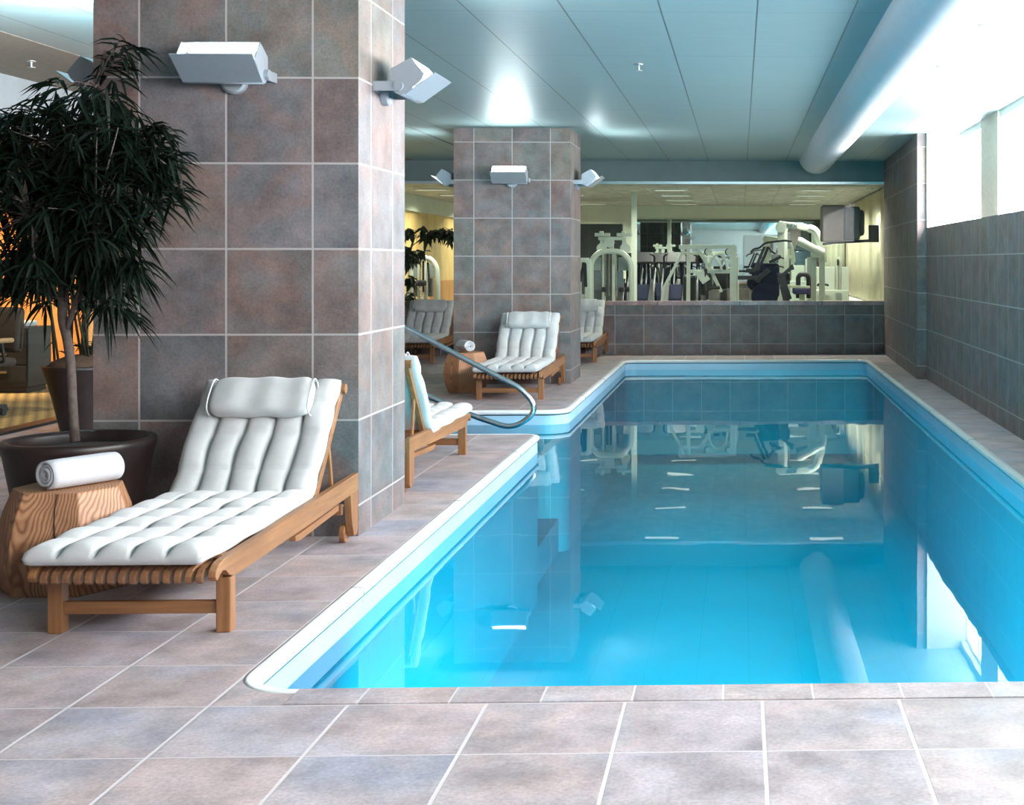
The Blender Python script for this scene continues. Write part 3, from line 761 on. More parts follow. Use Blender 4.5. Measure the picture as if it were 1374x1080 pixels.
# (px, py, spread px, clusters): dense masses that make the crown's outline
blobs = [(110, 235, 62, 100), (60, 250, 55, 75), (150, 215, 45, 60), (95, 150, 42, 34), (150, 290, 40, 40), (20, 230, 40, 40), (110, 310, 48, 55), (50, 330, 40, 38), (-30, 250, 50, 40),
         (30, 165, 36, 18), (160, 155, 36, 16), (205, 235, 26, 22), (190, 180, 24, 10), (140, 345, 30, 18), (165, 340, 24, 12), (60, 390, 22, 7), (20, 385, 24, 8), (145, 395, 16, 5), (158, 415, 9, 3), (150, 90, 24, 5), (165, 72, 10, 2), (-40, 330, 40, 24), (225, 215, 12, 4), (228, 260, 10, 3), (130, 130, 25, 8)]
for px, py, spd, n in blobs:
    for _ in range(n):
        x = px + r5.gauss(0, spd * .55); y = py + r5.gauss(0, spd * .55); d_ = 6.72 + max(-.45, min(.36, r5.gauss(0, .2)))
        c = tl(x, y, d_)
        if not lim(c): c.y = .25
        h = min(hub, key=lambda q: (q - c).length); out = (c - h); out = out.normalized() if out.length > .05 else None
        leaves(bmL, c, r5.randint(6, 9), r5, .165, .024, .5, out, lim)
        if r5.random() < .3: tube(bmT, [h, (h + c) / 2 + Vector((0, 0, .03)), c], [.006, .004, .0025], 5)
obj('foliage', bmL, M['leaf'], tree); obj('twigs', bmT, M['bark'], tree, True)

plant = thing('potted_cane_plant', 'slender caned plant in a tall tapering brown pot beside the glass wall', 'potted plant', (-5.72, 11.75, 0))
bm = BM(); lathe(bm, [(.15, 0), (.16, .03), (.22, .30), (.285, .53), (.295, .56), (.275, .565), (.265, .53)], 40); obj('pot', bm, M['pot'], plant, True)
bm = BM(); lathe(bm, [(.266, .53), (.22, .60), (.1, .65), (.02, .66)], 30); obj('soil', bm, plain('coir_mulch', (.08, .042, .025), .9, var=.5, scale=50, bump=.6), plant, True)
bmS, bmL = BM(), BM(); r6 = random.Random(4)
for i in range(17):
    a, rr_ = r6.uniform(0, 2 * PI), r6.uniform(.02, .2); b0 = Vector((rr_ * math.cos(a), rr_ * math.sin(a), .58)); H = r6.uniform(1.1, 1.9)
    e = b0 + Vector((r6.uniform(-.2, .2), r6.uniform(-.2, .2), H)); tube(bmS, [b0, (b0 + e) / 2, e], r6.uniform(.008, .014), 6)
    for k in range(5):
        leaves(bmL, b0.lerp(e, .45 + .13 * k), 4, r6, .2, .04, .5)
    leaves(bmL, e, 8, r6, .24, .045, .6)
    leaves(bmL, b0.lerp(e, .1), 2, r6, .12, .03, .3)
obj('canes', bmS, M['stem'], plant, True); obj('foliage', bmL, M['leaf'], plant)

plant = thing('indoor_tree', 'dark leafy indoor tree behind the glass with a long arching branch', 'potted plant', (-5.62, 22.0, 0))
bm = BM(); lathe(bm, [(.2, 0), (.24, .3), (.27, .45), (.25, .45), (.24, .42)], 28); obj('pot', bm, M['pot'], plant, True)
bm = BM(); lathe(bm, [(.245, .40), (.02, .43)], 20); obj('soil', bm, M['soil'], plant, True)
off = Vector((-5.62, 22.0, 0)); b1, b2 = BM(), BM(); r7 = random.Random(5)
tube(b1, rounded([Vector((0, 0, .4)), Vector((.02, 0, 1.0)), Q(548, 345, 22) - off, Q(556, 318, 22) - off], .2), .018, 8)
tube(b1, rounded([Q(553, 330, 22) - off, Q(570, 316, 21.9) - off, Q(588, 309, 21.8) - off, Q(606, 312, 21.8) - off], .2), .008, 6)
for x, y, sp_, n in ((550, 310, 5, 8), (549, 340, 6, 14), (553, 345, 8, 10), (549, 375, 5, 9), (549, 395, 5, 7), (566, 305, 3, 3), (570, 317, 4, 8), (580, 312, 4, 9), (592, 310, 4, 10), (603, 312, 4, 10), (614, 316, 5, 8), (562, 340, 5, 5), (530, 340, 18, 22)):
    for _ in range(n): leaves(b2, Q(x + r7.gauss(0, sp_ * .5), y + r7.gauss(0, sp_ * .5), 22 + r7.uniform(-.2, .3)) - off, 5, r7, .17, .07, .4)
obj('trunk', b1, M['bark'], plant, True); obj('foliage', b2, M['foliage_gym'], plant)

# ------------------------------------------------------------------ stainless hand rail into the stair bay
hr = thing('pool_handrail', 'curved stainless steel handrail over the stair bay of the pool', 'handrail', (0, 0, 0))
HY = 12.05
def HP(x, y): return Q(x, y, HY - .06)
bm = BM()
up0 = HP(505, 418)
pts = [Vector((-4.35, HY, .015)), Vector((-4.35, HY, 1.0)), Vector((up0.x - .45, HY, up0.z + .10)), HP(545, 438.5), HP(640, 490), HP(702, 522), HP(722, 550), HP(690, 576), HP(630, 556), HP(568, 527), Vector((-3.95, HY, .52)), Vector((-3.95, HY, .015))]
for p in pts: p.y = HY
tube(bm, rounded(pts, .17, 7), .0245, 16); obj('rail', bm, M['steel'], hr, True)
for X in (-4.35, -3.95):
    bm = BM(); lathe(bm, [(.05, 0), (.05, .012), (.027, .02)], 24, (X, HY, 0)); obj('floor_flange', bm, M['steel'], hr, True)

# ------------------------------------------------------------------ gym behind the glass
GZ, GY1 = 2.78, 31.5
bm = BM(); box(bm, -7.1, 2.62, 21.37, GY1 + .1, -.1, 0.0); struct('floor_gym', bm, M['gym_floor'])
slab('ceiling_gym', -7.2, 2.75, 21.37, GY1 + .1, GZ, GZ + .15, M['gym_ceil'], t=.61, px=.1, py=.2)
slab('wall_gym_right', 2.62, 2.75, 21.37, GY1 + .1, 0, GZ, M['gym_wall'])
slab('wall_gym_left', -6.65, -6.5, 21.37, GY1 + .1, 0, 2.46, M['panel_wood'])
slab('wall_gym_left_top', -6.65, -6.42, 21.37, GY1 + .1, 2.46, GZ, M['gym_wall'])
slab('wall_gym_back', -7.2, 2.75, GY1 + .02, GY1 + .2, 0, GZ, M['gym_wall'])
bm = BM(); box(bm, -6.51, -6.47, 27.0, 27.9, 0, 2.1, .004); dr = struct('door_1', bm, M['panel_wood'])
bm = BM(); box(bm, -6.48, -6.455, 27.0, 27.9, .95, 1.10); box(bm, -6.48, -6.46, 27.08, 27.82, 0, .95); obj('door_rail', bm, M['orange_wood'], dr)
bm = BM(); box(bm, -6.50, -6.46, 28.2, 31.2, 0, 1.06, .004); struct('trim_8', bm, M['orange_wood'])
mr = obj('wall_mirror', box(BM(), -2.45, 2.56, GY1 - .01, GY1 + .01, .35, 2.46), M['mirror'])
tag(mr, 'wide mirror covering the back wall of the gym behind the machines', 'mirror', kind='thing')
bm = BM(); box(bm, -5.2, -2.6, 29.6, 29.75, 0, 2.30); struct('wall_gym_partition', bm, M['gym_dark'])
bm = BM(); cx = Q(851, 300, 25.2); box(bm, cx.x - .05, cx.x + .05, cx.y - .05, cx.y + .05, 0, GZ); struct('trim_9', bm, M['gym_white'])
for i, X in enumerate((-5.6, -3.35, -1.27, 1.41)):
    for j, Y in enumerate((22.3, 24.4, 26.4, 28.4, 30.3)):
        if X < -3 and j in (0, 3): continue
        if j == 0: Y = 21.75
        t = thing('ceiling_light', 'narrow fluorescent light panel set in the gym ceiling', 'ceiling light', (X, Y, GZ), 0, 'fluorescent panels in the gym ceiling')
        bm = BM()
        for s in (-1, 1):
            box(bm, s * .285 - .015, s * .285 + .015, -.13, .13, -.02, 0); box(bm, -.27, .27, s * .115 - .015, s * .115 + .015, -.02, 0)
        obj('frame', bm, M['gym_white'], t)
        bm = BM(); box(bm, -.27, .27, -.10, .10, -.012, -.002); obj('diffuser', bm, M['troffer'], t)
        L = bpy.data.lights.new('troffer_light', 'AREA'); L.shape = 'RECTANGLE'; L.size = .5; L.size_y = .18; L.energy = 52; L.color = (1, .98, .84); L.spread = R(150)
        lo = bpy.data.objects.new('troffer_light', L); COL.objects.link(lo); lo.parent = t; lo.location = (0, 0, -.025)
# cream curtain along the gym's side wall
t = thing('curtain', 'cream floor-length curtain hanging along the side wall of the gym', 'curtain')
bm = BM(); pa = []
for i in range(241):
    y = 21.55 + 9.8 * i / 240; pa.append((2.53 + .045 * math.sin(y * 9.0) + .015 * math.sin(y * 23), y))
A = [[bm.verts.new((x, y, z)) for x, y in pa] for z in (.70, GZ - .04)]
for i in range(240): bm.faces.new((A[0][i], A[0][i + 1], A[1][i + 1], A[1][i]))
o = obj('curtain_cloth', bm, M['curtain'], t, True); md = o.modifiers.new('s', 'SOLIDIFY'); md.thickness = .006
bm = BM(); cyl(bm, (2.53, 21.45, GZ - .03), (2.53, 31.45, GZ - .03), .015, 10); obj('curtain_rail', bm, M['alu'], t)
bm = BM(); box(bm, 2.40, 2.62, 21.40, 31.45, 0, .66, .01); struct('trim_10', bm, M['plaster'])
L = bpy.data.lights.new('curtain_spot', 'SPOT'); L.energy = 130; L.spot_size = R(50); L.spot_blend = .8; L.color = (1, .93, .72); L.shadow_soft_size = .05
sd = thing('spot_downlight', 'small recessed downlight washing the cream curtain by the glass', 'ceiling light', (2.34, 24.0, GZ))
bm = BM(); lathe(bm, [(.06, 0), (.06, -.012), (.045, -.014)], 20); obj('trim_ring', bm, M['gym_white'], sd)
lo = bpy.data.objects.new('curtain_spot', L); COL.objects.link(lo); lo.parent = sd; lo.location = (0, 0, -.03); lo.rotation_euler = (0, R(-7), 0)

def ptube(bm, pix, d, r, n=8, rad=.08):
    tube(bm, rounded([Q(x, y, d) for x, y in pix], rad, 4), r, n)
def pbar(bm, a, b, d, w=.07, h=.07, d2=None):
    bar(bm, Q(*a, d), Q(*b, d2 or d), w, h, .006, Vector((0, 1, 0)))
def post(bm, x, ytop, d, w=.07):
    p = Q(x, ytop, d); box(bm, p.x - w / 2, p.x + w / 2, p.y - w / 2, p.y + w / 2, 0, p.z, .006)
def pbox(bm, x0, x1, y0, y1, d, depth=.12, bev=.01):
    a, b_ = Q(x0, y0, d), Q(x1, y1, d); box(bm, a.x, b_.x, a.y, a.y + depth, min(a.z, b_.z), max(a.z, b_.z), bev)
def ground(t_, x, d): p = Q(x, 400, d); t_.location = (p.x, p.y, 0); return Vector((p.x, p.y, 0))
def gpart(name, bm, m, t, off, smooth=False):
    bmesh.ops.translate(bm, verts=bm.verts, vec=-off); return obj(name, bm, m, t, smooth)

def arch_station(x0, x1, ytop, d, label):
    t = thing('cable_station', label, 'gym machine'); o = ground(t, (x0 + x1) / 2, d); s = (x1 - x0) / 53.0
    X = lambda v: x0 + v * s
    def floor_y(dd): return PY0 + EYE * FPX / dd - 1
    yb = floor_y(d)
    bm = BM()
    for dd in (d, d + .55):
        ptube(bm, [(X(0), yb if dd == d else floor_y(dd)), (X(0), ytop + 12), (X(12), ytop), (X(40), ytop), (X(53), ytop + 14), (X(53), yb if dd == d else floor_y(dd))], dd, .05, 10, .3)
    for v in (17, 30): post(bm, X(v), ytop + 1, d + .25, .06)
    a, b_ = Q(X(0), yb, d), Q(X(53), yb, d); box(bm, a.x, b_.x, a.y - .05, a.y + .65, 0, .10, .01)
    gpart('frame', bm, M['gym_white'], t, o, True)
    bm = BM(); pbox(bm, X(2), X(13), ytop + 8, ytop + 26, d + .2, .03); gpart('shroud', bm, M['gym_grey'], t, o)
    bm = BM(); pbox(bm, X(36), X(50), ytop + 8, ytop + 26, d + .2, .03); gpart('shroud', bm, M['gym_grey'], t, o)
    bm = BM()
    for v0, v1 in ((4, 14), (34, 42)): pbox(bm, X(v0), X(v1), ytop + 27, ytop + 52, d + .25, .14, .004)
    gpart('weight_stack', bm, M['weights'], t, o)
    bm = BM()
    for v in (19, 24, 33): tube(bm, [Q(X(v), ytop + 2, d + .2), Q(X(v), ytop + 60, d + .2)], .012, 6)
    gpart('guide_rod', bm, M['steel'], t, o)
    return t, o, X, d
t, o, X, d = arch_station(793, 847, 337, 23.3, 'cream arched cable station with twin pulley heads behind the glass near the second pillar')
bm = BM()
for a, b_, y in ((5, 25, 315), (34, 54, 315)):
    pbar(bm, (X(a), y), (X(b_), y), d + .2, .06, .06)
    pbox(bm, X(a + 6), X(a + 11), y - 5, y + 1, d + .15, .1); 
for v in (15, 27, 44): pbar(bm, (X(v), 318), (X(v), 338), d + .25, .08, .07)
pbar(bm, (X(10), 320), (X(46), 320), d + .25, .06, .09)
gpart('pulley_head', bm, M['gym_white'], t, o)
bm = BM()
for v, y in ((24, 325), (14, 333), (45, 333)): p = Q(X(v), y, d + .15); tube(bm, [p, p + Vector((0, .05, 0))], .09, 18)
gpart('pulley', bm, M['gym_white'], t, o)
bm = BM()
for v in (17, 40, 48): pbox(bm, X(v - 3), X(v + 3), 385, 392, d - .05, .12, .02)
gpart('grip', bm, M['gym_black'], t, o)
t, o, X, d = arch_station(551, 587, 346, 24.6, 'pale arched cable station in front of the yellow wooden wall, seen between the pillars')
bm = BM()
tube(bm, [Q(568, 350, d), Q(568, 392, d)], .02, 8); tube(bm, [Q(574, 352, d), Q(577, 392, d)], .02, 8); pbox(bm, 557, 570, 376, 384, d - .1, .15, .03)
gpart('grip', bm, M['gym_black'], t, o)

# leg machine just beside the pillar
t = thing('leg_machine', 'narrow cream leg machine with black lever, partly hidden by the second pillar', 'gym machine'); o = ground(t, 782, 22.5)
bm = BM(); post(bm, 789, 348, 22.5, .10); pbar(bm, (776, 349), (790, 349), 22.5, .08, .08); post(bm, 777, 349, 22.85, .08); pbar(bm, (776, 398), (792, 398), 22.5, .08, .08)
a = Q(776, 400, 22.5); box(bm, a.x, a.x + .3, a.y - .1, a.y + .45, 0, .09, .01)
gpart('frame', bm, M['gym_white'], t, o)
bm = BM(); pbar(bm, (784, 352), (778, 378), 22.4, .05, .05); pbar(bm, (785, 353), (786, 385), 22.4, .05, .05); gpart('lever', bm, M['gym_black'], t, o)

# chest press frame
d = 24.0
t = thing('chest_press', 'cream frame chest press with round rollers and black pad in mid gym window', 'gym machine'); o = ground(t, 940, d)
bm = BM()
pbar(bm, (912, 331), (986, 331), d, .07, .07)
post(bm, 983.5, 330, d, .11); post(bm, 988, 345, d + .5, .07)
pbar(bm, (919, 332), (891, 386), d, .05, .07); pbar(bm, (891, 386), (884, 432), d, .05, .07)
bar(bm, Q(924, 333, d), Vector((Q(923, 400, d).x, Q(923, 400, d).y, 0)), .07, .07, .006, Vector((0, 1, 0)))
pbar(bm, (917, 340), (940, 340), d + .2, .05, .05)
pbar(bm, (935, 333), (951, 357), d + .1, .06, .06); pbar(bm, (951, 357), (968, 392), d + .1, .06, .07)
pbar(bm, (924, 364), (984, 364.5), d, .06, .085)
pbar(bm, (938, 364), (948, 378), d, .16, .16)
ptube(bm, [(952, 362), (953, 350), (960, 341), (967, 341), (974, 350), (976, 362)], d - .1, .022, 8, .15)
for q in (913, 984):
    bar(bm, Q(q, 331, d), Q(q, 332, d + .55), .06, .06, .006)
a = Q(915, 400, d); b_ = Q(988, 400, d); box(bm, a.x, b_.x, a.y + .0, a.y + .08, 0, .08, .006); box(bm, a.x, a.x + .08, a.y, a.y + .9, 0, .08, .006); box(bm, b_.x - .08, b_.x, a.y, a.y + .9, 0, .08, .006)
gpart('frame', bm, M['gym_white'], t, o)
bm = BM()
for x in (951, 979): p = Q(x, 338, d - .06); tube(bm, [p, p + Vector((0, .05, 0))], .062, 20)
gpart('roller', bm, M['gym_white'], t, o)
bm = BM()
for x in (949.5, 977.5): p = Q(x, 338, d - .01); tube(bm, [p, p + Vector((0, .06, 0))], .064, 20)
gpart('roller_rim', bm, M['gym_black'], t, o)
bm = BM(); pbox(bm, 916, 934, 369, 412, d + .25, .12, .05); gpart('back_pad', bm, M['gym_black'], t, o)
bm = BM(); pbox(bm, 944, 949, 360, 374, d - .08, .08, .02); pbox(bm, 957, 966, 357, 361, d - .15, .10, .02); pbox(bm, 969, 974, 357, 361, d - .15, .10, .02)
gpart('grip', bm, M['gym_black'], t, o)
bm = BM(); ptube(bm, [(949, 402), (949, 389), (953, 386), (966, 386)], d - .1, .03, 8, .1); pbox(bm, 957, 976, 366, 388, d + .35, .10, .03); pbox(bm, 966, 976, 388, 408, d + .1, .3, .03); gpart('seat', bm, M['gym_black'], t, o)

# dark cardio machines
def climber(px, d, label, rz=0, m='gym_blue'):
    p = Q(px, 400, d); t = thing('stair_climber', label, 'gym machine', (p.x, p.y, 0), rz, 'dark cardio machines')
    bm = BM(); box(bm, -.285, .285, -.75, .75, 0, .16, .03); prism(bm, [(-.45, .16), (.45, .16), (.52, .80), (.40, .98), (.10, 1.02), (-.2, .75)], .26, 'x', -.13, .03); obj('body', bm, M[m], t)
    bm = BM()
    for s in (-1, 1): bar(bm, (s * .11, .46, .75), (s * .09, .30, 1.46), .05, .07, .01)
    obj('mast', bm, M[m], t)
    for s in (-1, 1):
        bm = BM(); tube(bm, rounded([(s * .25, -.62, .16), (s * .25, -.40, 1.02), (s * .25, .20, 1.34), (s * .10, .34, 1.38)], .15), .018, 8); obj('hand_rail', bm, M['weights'], t, True)
        bm = BM(); bar(bm, (s * .19, -.66, .60), (s * .19, .30, 1.08), .12, .05, .01); obj('pedal', bm, M['gym_black'], t)
        bm = BM(); tube(bm, rounded([(s * .24, .42, .70), (s * .22, .12, 1.25), (s * .24, -.02, 1.58), (s * .16, -.10, 1.62)], .1), .02, 8); obj('swing_lever', bm, M['gym_black'], t, True)
    bm = BM(); box(bm, -.20, .20, -.03, .03, -.13, .13, .02, Matrix.Translation((0, .27, 1.54)) @ Matrix.Rotation(R(-35), 4, 'X')); obj('console', bm, M['gym_black'], t)
    return t
climber(862, 26.2, 'dark blue stair climber just beyond the white post, first of its row')
climber(907, 26.2, 'dark blue stair climber behind the sloping leg of the chest press')
climber(846, 28.5, 'dark blue stair climber at the back near the dark partition')
climber(884, 28.5, 'dark blue stair climber at the back between two closer climbers')
climber(921, 28.5, 'dark blue stair climber at the back behind the chest press frame')

# elliptical trainer with crossed black levers
d = 23.35
t = thing('elliptical_trainer', 'black and dark blue elliptical trainer with long handle levers', 'gym machine'); o = ground(t, 1028, d)
bm = BM(); pbox(bm, 1019, 1046, 353, 400, d + .25, .28, .06)
p = Q(1026, 398, d + .2); tube(bm, [p, p + Vector((0, .22, 0))], .235, 28)
a = Q(1010, 400, d + .3); box(bm, a.x, a.x + .75, a.y - .25, a.y + .35, 0, .12, .02); gpart('body', bm, M['gym_blue'], t, o)
bm = BM()
pbar(bm, (1026, 331), (1012, 364), d, .05, .06); pbar(bm, (1031, 331), (1017, 364), d + .3, .05, .06)
ptube(bm, [(1007, 339), (1011, 334), (1019, 333), (1026, 326), (1040, 324), (1054, 322.5), (1062, 324)], d - .05, .018, 8, .06)
ptube(bm, [(1031, 331), (1036, 338), (1048, 344)], d + .3, .018, 8, .05)
gpart('handle_lever', bm, M['gym_black'], t, o)
bm = BM()
pbar(bm, (1001, 363), (1014, 363), d, .07, .05); pbar(bm, (990, 372.5), (1016, 372.5), d, .07, .06); pbar(bm, (1014, 378), (1032, 362), d + .2, .09, .07); pbar(bm, (1032, 352), (1047, 345), d + .2, .05, .06)
for y in (346, 358, 368): ptube(bm, [(1041, y), (1047, y - 1), (1052, y + 1)], d + .1, .014, 6, .03)
gpart('pedal_arm', bm, M['gym_black'], t, o)
bm = BM(); pbox(bm, 1035, 1045, 341, 353, d + .2, .08, .02); gpart('console', bm, M['gym_grey'], t, o)

# exercise bike beside it
t = thing('exercise_bike', 'small dark upright exercise bike standing before the elliptical trainer', 'gym machine'); o = ground(t, 1054, 22.5)
bm = BM(); pbar(bm, (1047, 372), (1064, 357), 22.5, .06, .06); pbar(bm, (1048, 372), (1058, 402), 22.5, .12, .10); pbox(bm, 1044, 1060, 366, 382, 22.55, .12, .03)
a = Q(1048, 400, 22.5); box(bm, a.x - .05, a.x + .18, a.y - .3, a.y + .5, 0, .25, .03); bar(bm, (a.x + .07, a.y, .2), (a.x + .09, a.y, .9), .10, .10, .01); gpart('body', bm, M['gym_black'], t, o)
bm = BM(); pbar(bm, (1048, 384), (1053, 404), 22.4, .05, .05); pbar(bm, (1062, 355), (1064, 362), 22.5, .05, .07); gpart('saddle', bm, M['gym_black'], t, o)

# big cream press with curved beam
d = 24.6
t = thing('shoulder_press', 'large cream machine with curved overhead beam, dark seat and lettered arm', 'gym machine'); o = ground(t, 1085, d)
bm = BM()
post(bm, 1048, 299, d, .13); post(bm, 1054, 302, d + .35, .07)
bar(bm, Q(1044, 300.5, d), Q(1088, 306.5, d), .12, .12, .02, Vector((0, 1, 0)))
tube(bm, rounded([Q(1085, 306, d), Q(1094, 309, d), Q(1101, 325, d), Q(1104, 345, d), Q(1104, 352, d)], .5, 6), .075, 12)
p = Q(1048, 305, d - .08); tube(bm, [p, p + Vector((0, .16, 0))], .10, 20)
post(bm, 1092, 308, d + .1, .09); post(bm, 1103, 345, d, .10); post(bm, 1086, 345, d + .2, .08)
gpart('frame', bm, M['gym_white'], t, o, False)
bm = BM(); tube(bm, [Q(1070, 323, d - .15), Q(1073, 324, d - .15), Q(1090, 333, d - .12), Q(1103, 340, d - .05)], [.075, .085, .075, .09], 14)
pbox(bm, 1088, 1106, 336, 346, d - .12, .2, .05); gpart('press_arm', bm, M['gym_white'], t, o, False)
bm = BM(); pbar(bm, (1068, 330), (1084, 334), d + .1, .10, .08); pbox(bm, 1054, 1060, 312, 333, d + .5, .2, .01); gpart('weight_stack', bm, M['weights'], t, o)
bm = BM(); pts = [Q(1071, 400, d - .3), Q(1071, 372, d - .3), Q(1074, 368, d - .3), Q(1082, 368, d - .3), Q(1085, 372, d - .3), Q(1085, 400, d - .3)]
tube(bm, rounded(pts, .08, 4), .045, 10); gpart('backrest', bm, M['gym_black'], t, o)
bm = BM(); pbox(bm, 1064, 1088, 386, 395, d - .55, .42, .03); gpart('seat', bm, M['gym_navy'], t, o)
bm = BM(); pbar(bm, (1038, 383), (1087, 385.5), d - .5, .05, .06)
bar(bm, Q(1076, 395, d - .35), Vector((Q(1076, 395, d - .35).x, Q(1076, 395, d - .35).y, 0)), .1, .1); a = Q(1060, 400, d - .5); box(bm, a.x, a.x + .5, a.y, a.y + .8, 0, .07, .01)
gpart('seat_support', bm, plain('pale_green_bar', (.55, .60, .42), .4), t, o)
fc = bpy.data.curves.new('lettering', 'FONT'); fc.body = 'CYBEX'; fc.size = .095; fc.extrude = .002; fc.align_x = 'CENTER'; fc.align_y = 'CENTER'
fo = bpy.data.objects.new('lettering', fc); COL.objects.link(fo); bpy.context.view_layer.update()
me = bpy.data.meshes.new_from_object(fo.evaluated_get(bpy.context.evaluated_depsgraph_get())); bpy.data.objects.remove(fo)
me.materials.clear(); me.materials.append(M['text']); tx = bpy.data.objects.new('lettering', me); COL.objects.link(tx); tx.parent = t
p = Q(1057, 302.4, d - .066) - o; tx.location = p; tx.rotation_euler = (R(90), R(7.8), 0); tx.scale = (1.25, 1, 1)

# white weight tower by the curtain
d = 25.3
t = thing('weight_tower', 'white selectorised weight tower with black handle standing by the cream curtain', 'gym machine'); o = ground(t, 1122, d)
bm = BM(); pbox(bm, 1092, 1139, 389, 412, d, .5, .02); a = Q(1092, 412, d); b_ = Q(1139, 412, d); box(bm, a.x, b_.x, a.y, a.y + .5, 0, a.z, .02)
pbox(bm, 1094, 1120, 358, 389, d + .25, .06, .01); post(bm, 1125, 345, d + .1, .07); post(bm, 1133, 358, d + .2, .16); gpart('frame', bm, M['gym_white'], t, o)
bm = BM(); pbox(bm, 1123, 1126, 348, 356, d + .02, .04, .01); ptube(bm, [(1097, 384), (1098, 381), (1108, 381.5), (1112, 383)], d - .1, .02, 8, .03); gpart('handle', bm, M['gym_black'], t, o)
bm = BM(); pbox(bm, 1121, 1129, 393, 401, d - .02, .04, .004); gpart('grille', bm, M['gym_grey'], t, o)
bm = BM(); tube(bm, [Q(1125, 350, d + .05), Q(1125, 390, d + .05)], .015, 8); gpart('guide_rod', bm, M['steel'], t, o)
# television on its wall bracket
t = thing('television', 'boxy dark television with grey painted reflection on a wall bracket near the gym curtain', 'television'); o = Q(1135, 300, 23.2); o = Vector((o.x, o.y, 1.75)); t.location = o
bm = BM(); a, b_ = Q(1133, 277, 23.0), Q(1153, 322, 23.0)
box(bm, a.x - .02, a.x + .27, a.y, a.y + .55, b_.z + .0, a.z, .03); box(bm, a.x + .2, a.x + .36, a.y + .08, a.y + .46, b_.z + .07, a.z - .05, .06); gpart('cabinet', bm, M['tv_dark'], t, o)
bm = BM(); a2 = Q(1103, 275, 23.0); c2 = Q(1133.5, 324, 23.0)
box(bm, a2.x, c2.x, a2.y + .01, a2.y + .56, c2.z, a2.z, .025); gpart('reflection_block', bm, M['tv_reflect'], t, o)  # grey-pink block beside the set imitates a reflection in the glass
bm = BM(); pbar(bm, (1104, 327.5), (1122, 325), 23.15, .05, .05); pbar(bm, (1122, 325), (1167, 323), 23.15, .05, .05)
p = Q(1167, 300, 23.15); box(bm, p.x - .02, p.x + .16, p.y - .03, p.y + .03, Q(0, 325, 23.15).z, Q(0, 302, 23.15).z, .006); gpart('wall_mount', bm, M['gym_black'], t, o)

# ------------------------------------------------------------------ shop behind the side glass
bm = BM(); box(bm, -12.5, -6.25, 9.0, 16.6, -.1, -.005); struct('floor_shop', bm, M['carpet'])
slab('ceiling_shop', -12.5, -6.38, 9.0, 16.6, 2.75, 2.9, M['plaster_grey'])
slab('wall_shop_back', -12.5, -6.38, 16.5, 16.6, 0, 2.75, M['orange'])
slab('wall_shop_side', -12.6, -12.5, 9.0, 16.6, 0, 2.75, M['orange'])
slab('wall_shop_front', -12.5, -6.38, 8.9, 9.0, 0, 2.75, M['orange'])
bm = BM(); box(bm, -7.75, -6.45, 16.46, 16.50, .1, 2.3, .004); o = struct('door_2', bm, M['glow_panel'])  # white panel in the shop; its brightness is put in as glow
bm = BM(); box(bm, -7.95, -7.75, 16.44, 16.5, 0, 2.4, .004); box(bm, -6.45, -6.40, 16.44, 16.5, 0, 2.4, .004); box(bm, -7.95, -6.4, 16.44, 16.5, 2.3, 2.42, .004); obj('door_frame', bm, plain('peach_door_frame', (.70, .42, .22), .6), o)
cb = thing('drawer_cabinet', 'black drawer cabinet with bright pulls behind the glass of the orange-walled office', 'cabinet', (-8.35, 15.35, 0))
bm = BM(); box(bm, -.62, .42, -.22, .28, .06, .73, .008); box(bm, -.58, .38, -.18, .24, 0, .06); obj('body', bm, M['cabinet'], cb)
for i in range(3):
    bm = BM(); z = .12 + .20 * i; box(bm, -.06, .40, -.238, -.22, z, z + .18, .004); dw = obj('drawer', bm, M['cabinet'], cb)
    bm = BM(); box(bm, .10, .20, -.255, -.238, z + .10, z + .125, .004); obj('pull', bm, M['steel'], dw)
def fold(name, label, loc, m, n):
    t = thing(name, label, 'towel', loc)
    for i in range(n):
        bm = BM(); box(bm, -.14 + .005 * i, .14 - .004 * i, -.12, .12, .07 * i, .07 * i + .066, .028, None, 3); obj('folded_layer', bm, m, t, True)
fold('folded_towel', 'folded white towel on top of the black drawer cabinet', (-8.13, 15.35, .731), M['terry'], 1)
fold('folded_towel', 'peach-coloured folded towels on the black cabinet behind the desk chair', (-8.75, 15.38, .731), M['peach'], 2)
ch = thing('office_chair', 'dark swivel office chair with tan armrest on the woven carpet', 'chair', (-7.28, 12.95, 0), R(-20))
for i in range(5):
    a = R(72 * i + 10); bm = BM(); bar(bm, (0, 0, .09), (.30 * math.cos(a), .30 * math.sin(a), .06), .05, .03, .006); lg = obj('leg', bm, M['gym_black'], ch)
    bm = BM(); x, y = .29 * math.cos(a), .29 * math.sin(a); tube(bm, [(x - .015, y, .028), (x + .015, y, .028)], .028, 14); obj('caster', bm, M['gym_black'], lg)
bm = BM(); cyl(bm, (0, 0, .08), (0, 0, .46), .028, 14); obj('column', bm, M['steel'], ch)
bm = BM(); box(bm, -.25, .25, -.25, .25, .45, .54, .04, None, 3); obj('seat', bm, M['chair_cloth'], ch, True)
bm = BM(); box(bm, -.24, .24, .20, .29, .60, 1.04, .045, Matrix.Translation((0, 0, 0)) @ Matrix.Rotation(R(-4), 4, 'X'), 3); bar(bm, (0, .20, .48), (0, .24, .70), .06, .03); obj('backrest', bm, M['chair_cloth'], ch, True)
for s in (-1, 1):
    bm = BM(); tube(bm, rounded([(s * .24, .05, .50), (s * .30, .05, .52), (s * .30, .02, .70)], .04), .015, 8); ar = obj('armrest', bm, M['gym_black'], ch)
    bm = BM(); box(bm, s * .30 - .035, s * .30 + .035, -.18, .14, .69, .735, .02, None, 3); obj('arm_pad', bm, M['tan'], ar, True)
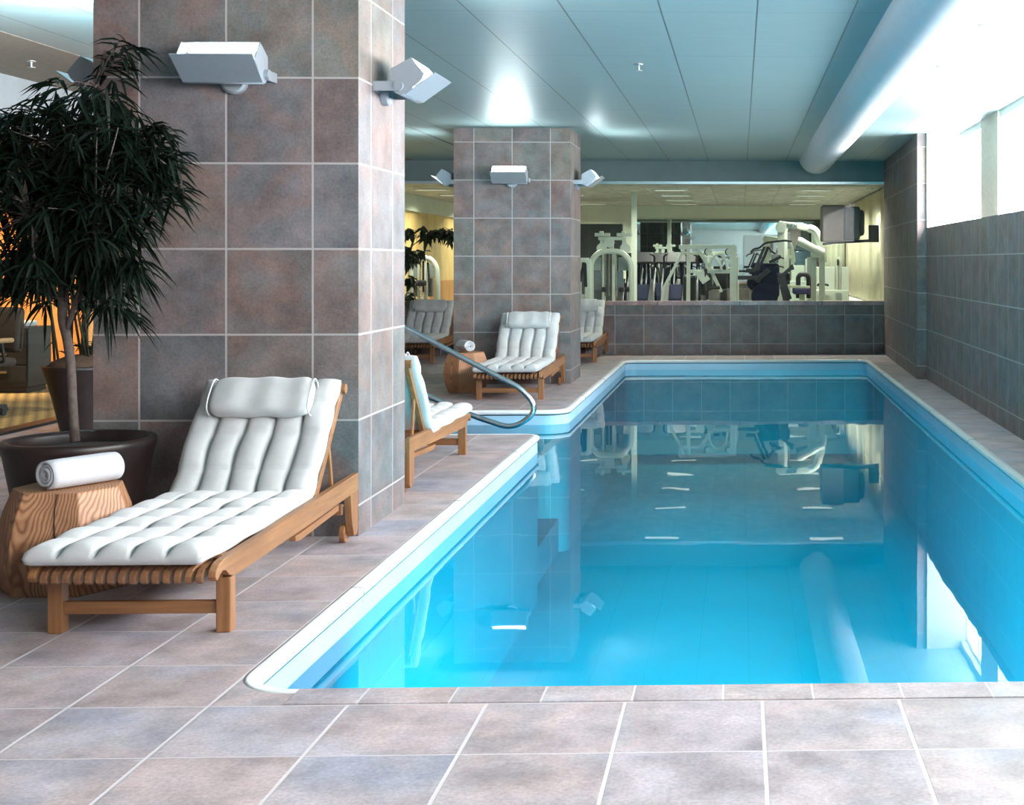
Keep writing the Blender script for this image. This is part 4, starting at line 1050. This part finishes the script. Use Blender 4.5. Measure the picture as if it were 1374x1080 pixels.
wl = thing('ceiling_spotlight', 'warm spotlight in the office ceiling lighting the orange wall', 'ceiling light', (-8.9, 14.6, 2.75))
bm = BM(); lathe(bm, [(.09, 0), (.09, -.02), (.07, -.025)], 24); obj('trim_ring', bm, M['gym_white'], wl)
L = bpy.data.lights.new('office_spot', 'SPOT'); L.energy = 800; L.spot_size = R(95); L.spot_blend = .7; L.color = (1, .70, .40); L.shadow_soft_size = .06
lo = bpy.data.objects.new('office_spot', L); COL.objects.link(lo); lo.parent = wl; lo.location = (0, 0, -.04); lo.rotation_euler = (R(28), 0, 0)
wl = thing('ceiling_spotlight', 'warm spotlight in the office ceiling over the woven carpet', 'ceiling light', (-7.3, 12.6, 2.75))
bm = BM(); lathe(bm, [(.09, 0), (.09, -.02), (.07, -.025)], 24); obj('trim_ring', bm, M['gym_white'], wl)
L = bpy.data.lights.new('office_spot', 'SPOT'); L.energy = 160; L.spot_size = R(80); L.spot_blend = .7; L.color = (1, .82, .55); L.shadow_soft_size = .06
lo = bpy.data.objects.new('office_spot', L); COL.objects.link(lo); lo.parent = wl; lo.location = (0, 0, -.04)

# ------------------------------------------------------------------ world, camera, view
W = bpy.data.worlds.new('world'); S.world = W; W.use_nodes = True
W.node_tree.nodes['Background'].inputs[0].default_value = (.8, .88, 1, 1); W.node_tree.nodes['Background'].inputs[1].default_value = .3
cam = bpy.data.cameras.new('camera'); co = bpy.data.objects.new('camera', cam); COL.objects.link(co)
co.location = (0, 0, EYE); co.rotation_euler = (R(90), 0, -TH)
cam.sensor_width = 36; cam.lens = FPX / 1374 * 36; cam.shift_x = (687 - PX0) / 1374; cam.shift_y = (PY0 - 540) / 1374
cam.clip_start = .05; cam.clip_end = 200
S.camera = co
S.view_settings.view_transform = 'Standard'; S.view_settings.look = 'None'; S.view_settings.gamma = 1; S.view_settings.exposure = 0.0
S.view_settings.use_curve_mapping = False
cy = S.cycles
cy.max_bounces = 10; cy.diffuse_bounces = 5; cy.glossy_bounces = 5; cy.transparent_max_bounces = 12; cy.sample_clamp_indirect = 6; cy.caustics_reflective = False
cy.use_denoising = True
